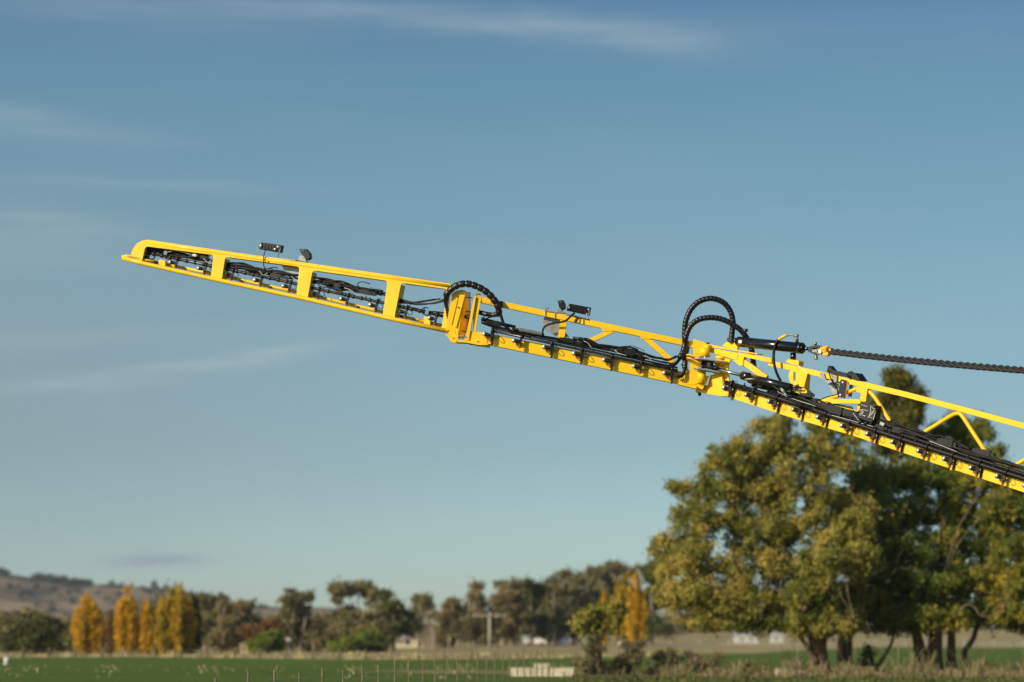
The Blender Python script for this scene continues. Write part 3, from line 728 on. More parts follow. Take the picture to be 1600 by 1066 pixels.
mb = MB(); mb.tube(spline(SR.pts([Cc(1010, 394) + (.08,), Cc(1060, 392) + (.06,), Cc(1092, 398) + (.04,), Cc(1098, 430) + (.03,)]), 4), 1.5 * PXM, 8); mb.cyl(SR.P(*Cc(1070, 400), .04), SR.P(*Cc(1104, 398), .04), .026, 6); part(mb, 'hose_fitting', 'galv')

# ---- inner leaf
mb = MB()
TC = [(1200, 567.2), (1246, 576.8), (1282, 585), (1307, 591.5), (1412, 616), (1500, 639), (1600, 665.8), (1720, 699)]
for (x0, y0), (x1, y1) in zip(TC, TC[1:]):
    pass
top = [(x, y - 4.3 - (x - 1200) * .0006) for x, y in TC]; bot = [(x, y + 4.3 + (x - 1200) * .0006) for x, y in reversed(TC)]
SR.plate(mb, [top + bot], -.02, -.12, .006)
part(mb, 'top_chord', 'yellow')
mb = MB()
BB = [(1137, 620.5), (1200, 641), (1224, 649), (1331, 680.5), (1462, 725), (1600, 769.5), (1720, 809)]
BH = [(1137, 21), (1200, 23), (1331, 25), (1462, 27), (1600, 29), (1720, 31)]
SR.plate(mb, [[(x, y - interp(BH, x)) for x, y in BB] + [(x, y) for x, y in reversed(BB)]], 0, -.12, .005)
part(mb, 'bottom_beam', 'yellow')
mb = MB(); xs = 1502; SR.bar(mb, (1494, 716), (1492, 735.5), 16, .004, -.01, .001); part(mb, 'splice_plate', 'yellow')
mb = MB(); c = SR.P(1499, 719.5, .01); mb.cyl(c, c + SR.n * .02, .014, 8); part(mb, 'splice_bolt', 'silver')
def knee(L, r=3.1):
    mb = MB(); mb.tube(spline(SR.pts(L, -.06), 5), r * PXM * .98, 12); part(mb, 'brace', 'yellow')
knee([(1398.5, 671), (1380, 641), (1366, 620), (1357, 611), (1352, 609)], 3.2)
knee([(1270, 630), (1300, 622), (1330, 611), (1344, 606), (1352, 606.5)], 3.0)
knee([(1427, 686), (1460, 666), (1487, 649.5), (1496, 646.5), (1503, 649.5), (1525, 683), (1552, 724)], 3.3)
knee([(1573, 735), (1600, 719.5), (1640, 697), (1650, 696), (1658, 700), (1706, 790)], 3.4)
mb = MB()
SR.plate(mb, [[E(*p) for p in ((760, 400), (830, 410), (822, 450), (815, 520), (760, 520), (775, 450), (735, 440), (735, 410))]], -.0, -.12, .004)
SR.plate(mb, [[E(*p) for p in ((750, 520), (775, 520), (750, 640), (715, 640), (745, 600))]], -.04, -.10, .003)
part(mb, 'upright', 'yellow')
mb = MB()
SR.plate(mb, [[E(*p) for p in ((395, 530), (460, 498), (760, 502), (770, 515), (770, 538), (440, 538), (420, 545))]], .03, -.10, .004)
SR.bar(mb, E(520, 548), E(750, 602), 2.2, .0, -.03, .002)
part(mb, 'tray_bracket', 'yellow')
mb = MB()                       # strong upright with slotted ear
slot = [E(222 + 11 * math.cos(t), (282 if math.sin(t) < 0 else 338) + 10 * math.sin(t)) for t in np.linspace(0, 2 * math.pi, 17)[:-1]]
SR.plate(mb, [[E(*p) for p in ((262, 225), (330, 285), (325, 300), (300, 400), (240, 400), (205, 385), (182, 355), (170, 315), (178, 270), (205, 240), (235, 225))], slot], .02, -.02, .004)
part(mb, 'lifting_ear', 'yellow')
mb = MB(); SR.plate(mb, [[E(*p) for p in ((245, 285), (318, 285), (305, 495), (278, 490), (282, 400), (240, 395))]], -.022, -.16, .004); part(mb, 'upright', 'yellow')
mb = MB(); SR.plate(mb, [[E(*p) for p in ((200, 415), (322, 425), (325, 445), (315, 452), (215, 445))]], .12, -.02, .004); part(mb, 'cylinder_bracket', 'yellow')
mb = MB(); SR.plate(mb, [[E(*p) for p in ((148, 190), (165, 168), (240, 175), (258, 185), (255, 222), (200, 212))]], .01, -.14, .004); part(mb, 'saddle_block', 'yellow')
mb = MB(); mb.cyl(SR.P(*E(210, 115), -.06), SR.P(*E(210, 178), -.06), 4.6 * PXM, 14); part(mb, 'support_pin', 'blackpaint')
# grey clamps and plate, side-on lamp, black plate
mb = MB()
SR.plate(mb, [[E(*p) for p in ((432, 275), (465, 285), (470, 305), (482, 345), (428, 330))]], .02, -.14, .002)
SR.plate(mb, [[E(*p) for p in ((540, 300), (575, 306), (570, 350), (560, 362), (530, 358), (500, 372), (470, 350), (482, 340), (530, 345))]], .02, -.14, .002)
SR.plate(mb, [[E(*p) for p in ((490, 350), (585, 372), (600, 480), (575, 495), (545, 480), (510, 400))]], -.14, -.15, .002)
SR.plate(mb, [[E(*p) for p in ((540, 535), (700, 560), (715, 600), (700, 625), (640, 600), (560, 560))]], -.14, -.15, .002)
SR.bar(mb, E(692, 380), E(680, 480), 5, -.14, -.16, .002)
part(mb, 'lamp_mount', 'galv', label='grey galvanised clamp plate on the inner leaf')
mb = MB()
SR.plate(mb, [[E(*p) for p in ((488, 270), (500, 222), (508, 220), (535, 258), (650, 285), (665, 300), (660, 318), (560, 300), (495, 275))]], -.03, -.18, .004)
mb.cyl(SR.P(*E(690, 300), -.18), SR.P(*E(690, 300), .0), 6.0 * PXM, 16)
SR.plate(mb, [[E(*p) for p in ((700, 285), (722, 280), (765, 342), (740, 345), (690, 328))]], -.0, -.25, .004)
lamp3 = part(mb, 'work_lamp', 'plastic', label='black work lamp seen edge on above the inner leaf')
mb = MB(); mb.cyl(SR.P(*E(685, 290), .0), SR.P(*E(685, 290), .015), 3.4 * PXM, 14); part(mb, 'lamp_knob', 'lens', lamp3)
mb = MB(); mb.tube(spline(SR.pts([E(505, 262) + (.03,), E(520, 320) + (.05,), E(550, 375) + (.04,), E(578, 420) + (.02,), E(582, 460) + (.0,)]), 6), .011, 6)
mb.tube(spline(SR.pts([E(450, 497) + (.03,), E(520, 475) + (.04,), E(580, 460) + (.02,)]), 6), .009, 6)
part(mb, 'cable', 'rubber', lamp3)
mb = MB(); SR.plate(mb, [[E(*p) for p in ((604, 333), (657, 345), (636, 492), (580, 478))]], .03, .02, .002); bp = part(mb, 'black_plate', 'plastic', label='upright black rectangular plate fixed to the top chord')
mb = MB()
for (zx, zy) in ((624, 360), (604, 465)): c = SR.P(*E(zx, zy), .03); mb.cyl(c, c + SR.n * .012, .015, 8)
part(mb, 'plate_bolt', 'silver', bp)
mb = MB(); SR.plate(mb, [[E(*p) for p in ((655, 350), (662, 352), (640, 495), (632, 492))]], .02, -.0, .001); part(mb, 'plate_edge', 'yellow', bp)
# control box with white markings
mb = MB(); SR.plate(mb, [[E(*p) for p in ((777, 520), (893, 552), (865, 700), (745, 655))]], .16, -.06, .006)
mb.cyl(SR.P(*E(775, 675), .1), SR.P(*E(770, 700), .1), .04, 10); mb.cyl(SR.P(*E(820, 688), .1), SR.P(*E(815, 712), .1), .045, 10); mb.cyl(SR.P(*E(860, 700), .1), SR.P(*E(858, 716), .1), .035, 10)
cb = part(mb, 'control_box', 'plastic', label='black control box printed with small white markings')
def G(zx, zy): return (1330 + zx / 19.38, 615 + zy / 19.38)
mb = MB()
def stroke(pts, t): 
    for a_, b_ in zip(pts, pts[1:]): SR.bar(mb, G(*a_), G(*b_), t * .62, .1625, .158, .0003)
# rows of tiny lettering: broken strokes, as the print shows at this size
for (x0, y0, x1, y1, n) in ((305, 335, 500, 395, 8), (345, 475, 515, 525, 7)):
    for k in range(n):
        t = k / n; x = x0 + (x1 - x0) * t; y = y0 + (y1 - y0) * t; w_ = (x1 - x0) / n * .62
        stroke([(x, y + 14), (x + w_, y + 16)], .35); stroke([(x + 2, y - 10), (x, y + 14)], .42); stroke([(x + w_, y - 8), (x + w_ - 2, y + 14)], .42)
stroke([(345, 660), (430, 680)], 1.2); stroke([(575, 365), (600, 400), (575, 510)], 1.0)
stroke([(620, 410), (665, 418)], .9); stroke([(640, 450), (735, 472)], .9)
stroke([(600, 510), (570, 610), (520, 720)], 1.1); stroke([(500, 728), (600, 650), (640, 560), (700, 500)], .8); stroke([(700, 510), (660, 600), (600, 650)], .7)
stroke([(600, 590), (630, 600), (660, 530)], .6); stroke([(560, 720), (650, 742)], .8); stroke([(715, 600), (665, 790)], 1.2); stroke([(740, 520), (722, 600)], .5)
stroke([(270, 480), (330, 490), (362, 550), (345, 610), (290, 655), (245, 650)], .9); stroke([(262, 550), (300, 530), (335, 560), (300, 610), (262, 590)], .7); stroke([(285, 505), (320, 520)], .5); stroke([(250, 620), (300, 590)], .6)
part(mb, 'box_marking', 'white', cb)
mb = MB(); SR.bar(mb, (1375, 661), (1381, 664), 4.5, .1, .05, .002); part(mb, 'pale_connector', mat('pale_plastic', (.45, .40, .32), .5))

# ---- lamps and sensors on the outer and middle leaves
def Z1(zx, zy): return (180 + zx / 5.33, 350 + zy / 5.33)
def Z4(zx, zy): return (760 + zx / 5.33, 430 + zy / 5.33)
def lamp(sec, f, body, knobs, bracket, label, w0):
    mb = MB(); sec.plate(mb, [[f(*p) for p in body]], w0 + .03, w0 - .07, .008)
    cx = sum(f(*p)[0] for p in body) / 4; cy = sum(f(*p)[1] for p in body) / 4
    for k in range(-3, 4):       # cooling fins on the back
        a = f(*body[0]); b = f(*body[1]); c_ = f(*body[2]); t = (k + 3.5) / 7
        x0 = a[0] + (b[0] - a[0]) * t; y0 = a[1] + (b[1] - a[1]) * t; dx, dy = c_[0] - b[0], c_[1] - b[1]
        sec.bar(mb, (x0 + dx * .12, y0 + dy * .12), (x0 + dx * .88, y0 + dy * .88), .7, w0 + .042, w0 + .03, .001)
    L = part(mb, 'work_lamp', 'plastic', label=label)
    mb = MB(); mb2 = MB()
    for p in bracket:
        mb.tube(sec.pts([f(*q) for q in p], w0 + .05), .011, 6)
    part(mb, 'lamp_bracket', 'galv', L)
    for (zx, zy) in knobs:
        c = sec.P(*f(zx, zy), w0 + .05); mb2.cyl(c, c + sec.n * .02, .014, 10)
    part(mb2, 'lamp_knob', 'silver', L)
    return L
L1 = lamp(SL, Z1, ((1215, 152), (1392, 178), (1378, 238), (1198, 208)), ((1213, 180), (1355, 190), (1330, 210)),
          (((1192, 178), (1182, 262), (1352, 288), (1378, 200)), ((1192, 178), (1212, 172)), ((1378, 200), (1350, 188))), 'wide black work lamp in a silver bracket on the outer leaf', -.10)
mb = MB(); mb.tube(spline(SL.pts([Z1(1290, 205) + (.0,), Z1(1250, 225) + (.02,), Z1(1235, 290) + (.03,), Z1(1238, 350) + (.03,), Z1(1260, 395) + (-.02,), Z1(1290, 415) + (-.08,)]), 6), .009, 6); part(mb, 'cable', 'rubber', L1)
mb = MB(); SL.plate(mb, [[Z1(*p) for p in ((1185, 262), (1500, 298), (1500, 308), (1185, 272))]], -.02, -.22, .002)
SL.plate(mb, [[Z1(*p) for p in ((1388, 345), (1530, 365), (1530, 425), (1440, 400), (1405, 385))]], -.16, -.17, .002)
part(mb, 'lamp_mount', 'galv')
mb = MB(); SL.bar(mb, Z1(1278, 285), Z1(1275, 322), 1.6, .006, -.02, .001); part(mb, 'strap', 'plastic')
def sensor(sec, f, pts, base, label, w0):
    mb = MB(); sec.plate(mb, [[f(*p) for p in pts]], w0 + .05, w0 - .06, .012)
    S_ = part(mb, 'round_lamp', 'plastic', label=label)
    x = (pts[0][0] + pts[1][0]) / 2; y = (pts[0][1] + pts[1][1]) / 2 + 12
    mb = MB(); sec.bar(mb, f(x - 14, y), f(x + 16, y + 5), 3.2, w0 + .058, w0 + .05, .002); part(mb, 'lens', 'lens', S_)
    mb = MB(); sec.plate(mb, [[f(*p) for p in base]], w0 + .04, w0 - .04, .006); part(mb, 'lamp_base', 'galv', S_)
S1 = sensor(SL, Z1, ((1530, 208), (1590, 208), (1622, 245), (1625, 285), (1600, 300), (1575, 280), (1545, 240)), ((1530, 262), (1580, 268), (1595, 318), (1525, 305)), 'small tilted black lamp head on the outer leaf', -.10)
L2 = lamp(SM, Z4, ((690, 236), (872, 270), (862, 334), (668, 292)), ((688, 270), (850, 285), (835, 325)),
          (((668, 262), (655, 322), (845, 366), (860, 300)), ((668, 262), (690, 258)), ((860, 300), (848, 290))), 'wide black work lamp in a silver bracket on the middle leaf', -.05)
mb = MB(); mb.tube(spline(SM.pts([Z4(735, 315) + (.04,), Z4(700, 345) + (.06,), Z4(650, 385) + (.08,), Z4(560, 400) + (.06,), Z4(490, 425) + (.03,), Z4(468, 470) + (.03,), Z4(475, 500) + (.05,)]), 8), 1.6 * PXM, 8)
mb.tube(spline(SM.pts([Z4(770, 350) + (.0,), Z4(750, 375) + (.03,), Z4(740, 390) + (.0,)]), 4), .009, 6)
part(mb, 'cable', 'rubber', L2)
S2 = sensor(SM, Z4, ((592, 212), (640, 206), (660, 240), (660, 280), (630, 290), (605, 265)), ((578, 282), (600, 278), (640, 300), (660, 322), (580, 312)), 'small tilted black lamp head on the middle leaf', -.05)
mb = MB()
SM.plate(mb, [[Z4(*p) for p in ((482, 345), (645, 372), (660, 480), (690, 512), (640, 520), (560, 500), (500, 465), (470, 400))]], -.125, -.135, .002)
SM.plate(mb, [[Z4(*p) for p in ((485, 292), (590, 308), (590, 316), (485, 300))]], .0, -.13, .002)
SM.plate(mb, [[Z4(*p) for p in ((735, 345), (860, 362), (860, 370), (735, 352))]], .0, -.13, .002)
mb2 = mb
for (zx, y0, y1) in ((492, 285, 350), (572, 300, 365), (808, 352, 408)):
    SM.bar(mb2, Z4(zx, y0), Z4(zx - 2, y1), 1.3, -.005, -.02, .001)
for (zx, zy) in ((495, 278), (513, 275), (572, 298), (655, 305), (820, 352)):
    c = SM.P(*Z4(zx, zy), -.03); mb2.cyl(c - SM.z * .025, c + SM.z * .02, .011, 6)
part(mb2, 'clamp_plate', 'galv', label='grey galvanised clamp plate on the middle leaf')
mb = MB(); SM.bar(mb, (783, 470.5), (782.5, 480.5), 4.5, .0, -.13, .002); part(mb, 'strap', 'plastic')
# ------------------------------------------------------------------ the land
def smooth(a, b, x):
    t = np.clip((x - a) / (b - a), 0, 1); return t * t * (3 - 2 * t)
def ground_z(x, y):
    x = np.asarray(x, float); y = np.asarray(y, float)
    px = 800 + F * x / np.maximum(y, 30)
    rise = 1.5 * smooth(380, 760, y) * smooth(450, 700, px)
    rise = rise + 5.5 * smooth(600, 1100, y) * smooth(850, 1150, px)
    und = .12 * np.sin(x * .11 + y * .02) * np.sin(y * .043 + 1.3) * smooth(90, 180, y)
    return rise + und
def gz(x, y): return float(ground_z(x, y))
def grid_mesh(xs, ys, zf):
    X, Y = np.meshgrid(xs, ys); Z = zf(X, Y)
    v = np.stack([X, Y, Z], -1).reshape(-1, 3); nx, ny = len(xs), len(ys)
    i = np.arange(nx * ny).reshape(ny, nx)
    f = np.stack([i[:-1, :-1], i[:-1, 1:], i[1:, 1:], i[1:, :-1]], -1).reshape(-1, 4)
    return v, f
def np_mesh(name, v, f, material, smooth_=False, attr=None):
    me = bpy.data.meshes.new(name); k = f.shape[1]
    me.vertices.add(len(v)); me.vertices.foreach_set('co', np.ascontiguousarray(v, dtype=np.float32).ravel())
    me.loops.add(len(f) * k); me.loops.foreach_set('vertex_index', f.astype(np.int32).ravel())
    me.polygons.add(len(f)); me.polygons.foreach_set('loop_start', np.arange(0, len(f) * k, k, dtype=np.int32))
    me.polygons.foreach_set('loop_total', np.full(len(f), k, dtype=np.int32))
    me.polygons.foreach_set('use_smooth', np.full(len(f), smooth_, dtype=bool))
    if attr is not None:
        a = me.attributes.new('tone', 'FLOAT', 'FACE'); a.data.foreach_set('value', attr.astype(np.float32))
    me.update(calc_edges=True); me.materials.append(material)
    return me
gm = bpy.data.materials.new('farmland'); gm.use_nodes = True
t = gm.node_tree; b = t.nodes['Principled BSDF']; n = N(t)
geo = n.new('ShaderNodeNewGeometry'); sp = n.new('ShaderNodeSeparateXYZ'); t.links.new(geo.outputs['Position'], sp.inputs[0])
gx, gy, _ = sp.outputs
wob = n.math('MULTIPLY', n.math('SUBTRACT', n.noise(geo.outputs['Position'], .05, 5), .5), 26.0)
wob2 = n.math('MULTIPLY', n.math('SUBTRACT', n.noise(geo.outputs['Position'], .35, 5), .5), 10.0)
yw = n.math('ADD', n.math('ADD', gy, n.math('MULTIPLY', wob, .35)), n.math('MULTIPLY', wob2, .5))
grassn = n.noise(n.mapping(geo.outputs['Position'], (1, .35, 1)), 2.2, 8, .7)
crop = n.mix(n.ramp(n.noise(n.mapping(geo.outputs['Position'], (.3, 1.0, 1)), .12, 6, .65), [(.35, 0), (.65, 1)]), (.072, .116, .014, 1), (.105, .152, .020, 1))
crop = n.mix(n.ramp(grassn, [(.4, 0), (.75, .6)]), crop, (.058, .080, .016, 1))
crop = n.mix(n.ramp(n.noise(geo.outputs['Position'], .8, 6, .8), [(.66, 0), (.74, .55)]), crop, (.16, .17, .07, 1))
dry = n.mix(n.ramp(n.noise(geo.outputs['Position'], .15, 7, .7), [(.35, 0), (.65, 1)]), (.26, .20, .09, 1), (.42, .33, .17, 1))
dry = n.mix(n.ramp(n.noise(geo.outputs['Position'], .04, 5, .6), [(.45, 0), (.62, .6)]), dry, (.19, .185, .055, 1))
red = n.mix(n.ramp(grassn, [(.3, 0), (.7, 1)]), (.12, .085, .04, 1), (.26, .17, .09, 1))
# far edge of the crop: 285 m on the left, 560 m on the right
edge = n.math('MULTIPLY_ADD', n.math('MULTIPLY', n.math('DIVIDE', n.math('ADD', gx, -2.0), 62.0, clamp=True), 1.0), 250.0, 292.0)
in_crop = n.math('MULTIPLY', n.math('LESS_THAN', yw, edge), 1.0)
near = n.math('GREATER_THAN', n.math('ADD', yw, n.math('MULTIPLY', gx, -1.0)), 172.0)     # the crop starts beyond the dry margin
c1_ = n.mix(in_crop, dry, crop)
rightside = n.math('DIVIDE', n.math('ADD', gx, -1.0), 3.0, clamp=True)
marg = n.math('MULTIPLY', n.math('MULTIPLY', n.math('LESS_THAN', yw, 176.0), n.math('GREATER_THAN', yw, 141.0)), rightside)
c2_ = n.mix(marg, c1_, red)
marg2 = n.math('MULTIPLY', n.math('MULTIPLY', n.math('LESS_THAN', yw, 168.0), n.math('GREATER_THAN', yw, 150.0)), n.math('DIVIDE', n.math('ADD', gx, 8.0), 3.0, clamp=True))
c3_ = n.mix(n.math('MULTIPLY', marg2, .8), c2_, (.26, .21, .11, 1))
track = n.math('MULTIPLY', n.math('MULTIPLY', n.math('LESS_THAN', yw, 640.0), n.math('GREATER_THAN', yw, 590.0)), rightside)
c4_ = n.mix(n.math('MULTIPLY', track, .35), c3_, (.42, .36, .26, 1))
t.links.new(c4_, b.inputs['Base Color']); b.inputs['Roughness'].default_value = .95; b.inputs['Specular IOR Level'].default_value = .1
bn = n.new('ShaderNodeBump'); bn.inputs['Strength'].default_value = .6; bn.inputs['Distance'].default_value = .25
t.links.new(grassn, bn.inputs['Height']); t.links.new(bn.outputs[0], b.inputs['Normal'])
ys = np.concatenate([np.linspace(-60, 90, 12), np.linspace(95, 400, 90), np.linspace(410, 1200, 80), np.linspace(1250, 9000, 24)])
xs = np.concatenate([np.linspace(-4000, -260, 20), np.linspace(-250, 250, 130), np.linspace(260, 4000, 20)])
v, f = grid_mesh(xs, ys, ground_z)
go = bpy.data.objects.new('ground', np_mesh('ground', v, f, gm, True)); COL.objects.link(go); tag(go, 'flat farmland with a green crop field and dry grass margins', kind='structure')

# hills
def hill_mat():
    m = bpy.data.materials.new('dry_hillside'); m.use_nodes = True
    t = m.node_tree; b = t.nodes['Principled BSDF']; n = N(t)
    g = n.new('ShaderNodeNewGeometry')
    a = n.ramp(n.noise(n.mapping(g.outputs['Position'], (1, .5, 2.5)), .006, 8, .65), [(.38, 0), (.60, 1)])
    c = n.mix(a, (.16, .125, .085, 1), (.27, .205, .135, 1))
    wood = n.ramp(n.noise(n.mapping(g.outputs['Position'], (1, .6, 2.2), (40, 9, 3)), .018, 7, .68), [(.46, 0), (.56, .85)])
    c = n.mix(wood, c, (.055, .055, .045, 1))
    t.links.new(c, b.inputs['Base Color']); b.inputs['Roughness'].default_value = 1; b.inputs['Specular IOR Level'].default_value = 0
    return m
RIDGE = [(-400, 905), (-120, 895), (0, 896), (30, 900), (55, 904), (100, 910), (150, 918), (185, 914.5), (220, 918), (260, 920), (310, 928), (360, 940), (400, 947), (430, 951), (520, 953), (600, 962), (700, 985), (820, 1003), (1100, 1003)]
HM = hill_mat(); HD = 2900.0
hx = np.linspace(-1050, 200, 220); hy = np.concatenate([np.linspace(1900, 2900, 40), np.linspace(2930, 3800, 14)])
def hill_z(X, Y):
    px = 800 + F * X / HD
    r = np.array([interp(RIDGE, p) for p in px.ravel()]).reshape(px.shape)
    h = (1003 - r) / F * HD + 1.6
    prof = smooth(1880, HD, Y) * (1 - .5 * smooth(HD, 3900, Y))
    bump_ = 1 + .10 * np.sin(X * .013 + Y * .006) * np.sin(Y * .009 + 2) * (1 - smooth(2600, 2900, Y))
    g2 = 4 * np.sin(X * .05) * np.sin(Y * .031 + X * .02) * smooth(1950, 2300, Y) * (1 - smooth(2700, 2900, Y))
    return h * prof * bump_ + g2 * np.clip(h / 60, 0, 1) + 3 * np.sin(X * .021) * 0
v, f = grid_mesh(hx, hy, hill_z)
ho = bpy.data.objects.new('hills', np_mesh('hills', v, f, HM, True)); COL.objects.link(ho); tag(ho, 'dry tan hills scattered with dark scrub behind the poplars', kind='structure')

# ------------------------------------------------------------------ foliage
def leaf_mat(name, stops, trans=.25, scale=.5, nmix=.6, gain=1.5):
    m = bpy.data.materials.new(name); m.use_nodes = True
    t = m.node_tree; b = t.nodes['Principled BSDF']; n = N(t)
    at_ = n.new('ShaderNodeAttribute'); at_.attribute_name = 'tone'; at_.attribute_type = 'GEOMETRY'
    tcn = n.new('ShaderNodeTexCoord')
    big = n.noise(tcn.outputs['Object'], scale, 4, .6)
    f = n.math('ADD', n.math('MULTIPLY', at_.outputs['Fac'], 1 - nmix), n.math('MULTIPLY', big, nmix))
    c = n.ramp(f, [(a, tuple(min(.8, x * gain) for x in cc)) for a, cc in stops])
    t.links.new(c, b.inputs['Base Color']); b.inputs['Roughness'].default_value = .6; b.inputs['Specular IOR Level'].default_value = .25
    tr = n.new('ShaderNodeBsdfTranslucent'); t.links.new(c, tr.inputs[0])
    mx = n.new('ShaderNodeMixShader'); mx.inputs[0].default_value = trans
    t.links.new(b.outputs[0], mx.inputs[1]); t.links.new(tr.outputs[0], mx.inputs[2])
    t.links.new(mx.outputs[0], t.nodes['Material Output'].inputs[0])
    return m
LM = {
 'oak': leaf_mat('autumn_leaves', [(.30, (.040, .052, .008)), (.42, (.085, .092, .012)), (.54, (.165, .140, .030)), (.68, (.26, .190, .042))], .30, .22, .55, 2.25),
 'oakdark': leaf_mat('darker_autumn_leaves', [(.30, (.026, .042, .008)), (.46, (.055, .075, .010)), (.58, (.125, .115, .016)), (.72, (.24, .17, .02))], .28, .22, .5, 2.3),
 'lobe': leaf_mat('olive_autumn_leaves', [(.30, (.028, .042, .010)), (.46, (.065, .075, .012)), (.60, (.14, .115, .016)), (.74, (.25, .17, .02))], .22, .3, .5),
 'orange': leaf_mat('orange_poplar_leaves', [(.24, (.16, .15, .010)), (.38, (.40, .24, .008)), (.52, (.60, .33, .009)), (.68, (.72, .43, .016))], .3, .35, .5, 1.0),
 'yellowgreen': leaf_mat('yellow_green_poplar_leaves', [(.30, (.12, .115, .008)), (.48, (.27, .19, .010)), (.66, (.42, .25, .012))], .3, .3, .5),
 'euc': leaf_mat('grey_green_eucalypt_leaves', [(.30, (.050, .050, .020)), (.5, (.098, .088, .034)), (.70, (.155, .130, .052))], .2, .3, .5, 1.9),
 'euc2': leaf_mat('brown_green_eucalypt_leaves', [(.30, (.062, .052, .022)), (.5, (.115, .092, .038)), (.70, (.18, .138, .058))], .2, .3, .5, 1.9),
 'darkgreen': leaf_mat('dark_olive_leaves', [(.30, (.026, .034, .010)), (.5, (.055, .062, .014)), (.70, (.10, .095, .020))], .15, .35, .5),
 'shrub': leaf_mat('bright_shrub_leaves', [(.30, (.055, .080, .010)), (.5, (.105, .135, .016)), (.70, (.17, .19, .022))], .2, .5, .5),
 'russet': leaf_mat('russet_leaves', [(.30, (.07, .035, .012)), (.5, (.12, .06, .02)), (.70, (.17, .09, .03))], .15, .5, .5),
 'scrub': leaf_mat('dry_scrub_leaves', [(.30, (.040, .048, .012)), (.45, (.085, .085, .022)), (.58, (.14, .11, .045)), (.72, (.22, .16, .08))], .15, .35, .5, 1.5),
 'weed': leaf_mat('dry_weeds', [(.30, (.07, .065, .022)), (.5, (.155, .125, .052)), (.70, (.26, .21, .10))], .2, .8, .4, 1.25),
 'verge': leaf_mat('verge_straw', [(.30, (.14, .12, .05)), (.5, (.22, .18, .085)), (.70, (.30, .25, .13))], .2, .4, .4, 1.8),
 'pine': leaf_mat('far_hill_trees', [(.30, (.020, .028, .022)), (.5, (.035, .045, .034)), (.70, (.055, .060, .045))], .05, .05, .5),
}
BARK = mat('brown_bark', (.15, .10, .06), .9, var=.45, vscale=1.6, spec=.1, bump=.8, bscale=6)
PALEBARK = mat('pale_gum_bark', (.27, .22, .165), .85, var=.3, vscale=1.2, spec=.1)
TWIG = mat('tan_twigs', (.19, .135, .085), .9, var=.3, vscale=2, spec=.1)
def leaves(blobs, n_clumps, per, cr, ls, seed, squash=1.0, hollow=.55, upright=0.0):
    """blobs: (centre xyz, radii xyz). Clumps scattered through the outer part of each blob, leaf quads scattered in each clump."""
    r = np.random.default_rng(seed)
    vol = np.array([(b[1][0] * b[1][1] * b[1][2]) ** (2 / 3) for b in blobs]); cnt = np.maximum(3, (vol / vol.sum() * n_clumps)).astype(int)
    C = []; TC_ = []
    for (c, rad), k in zip(blobs, cnt):
        TC_.append(np.full(k, r.random()))
        d = r.normal(size=(k, 3)); d /= np.linalg.norm(d, axis=1)[:, None]
        rr = (hollow + (1.06 - hollow) * r.random(k) ** .7)[:, None]
        rr = np.where(r.random(k)[:, None] < .12, rr * (1 + .28 * r.random(k)[:, None]), rr)
        lump_ = 1 + .16 * np.sin(d[:, :1] * 5 + seed) * np.sin(d[:, 2:] * 6 + seed * 2)
        C.append(np.array(c) + d * np.array(rad) * rr * lump_)
    C = np.concatenate(C); tone_c = .62 * np.concatenate(TC_) + .38 * r.random(len(C))
    # airy gaps: drop clumps where a smooth pseudo-noise is low
    g = (np.sin(C[:, 0] * 1.7 / cr * .5 + seed) + np.sin(C[:, 2] * 1.9 / cr * .5 + seed * 3) + np.sin(C[:, 1] * 1.3 / cr * .5 + C[:, 2] * .8 / cr * .5))
    keep = g > -1.55 + .5 * r.random(len(C)); C = C[keep]; tone_c = tone_c[keep]
    k = len(C) * per
    sz = np.repeat(.6 + .8 * r.random(len(C)), per)
    off = r.normal(size=(k, 3)) * .5; off[:, 2] *= squash
    P = np.repeat(C, per, axis=0) + off * cr * sz[:, None]
    a = r.normal(size=(k, 3)); a[:, 2] += upright * 2; a /= np.linalg.norm(a, axis=1)[:, None]
    b = np.cross(a, r.normal(size=(k, 3))); b /= np.linalg.norm(b, axis=1)[:, None]
    L = ls * (.6 + .8 * r.random(k)); Wd = L * (.45 + .25 * r.random(k))
    a *= L[:, None] / 2; b *= Wd[:, None] / 2
    v = np.stack([P - a, P + b * 1.0, P + a, P - b * 1.0], 1).reshape(-1, 3)
    f = np.arange(k * 4).reshape(-1, 4)
    tone = np.clip(np.repeat(tone_c, per) * .75 + .25 * r.random(k), 0, 1)
    return v, f, tone, C
def sprays(blobs, seed, m=20, rs=.30, flat=.7, core=.97):
    """break each lobe into ragged flattened sprays lying around its surface, leaving dark gaps between them"""
    r = random.Random(seed); out = [(c, tuple(x * core for x in rad)) for c, rad in blobs]
    for c, rad in blobs:
        for i in range(m):
            d = Vector((r.gauss(0, 1), r.gauss(0, 1), r.gauss(0, 1) * .9 + .25)).normalized(); t = r.uniform(.6, 1.08)
            q = (c[0] + d.x * rad[0] * t, c[1] + d.y * rad[1] * t, c[2] + d.z * rad[2] * t); s_ = rs * r.uniform(.6, 1.25)
            out.append((q, (rad[0] * s_, rad[1] * s_, rad[2] * s_ * flat)))
    return out
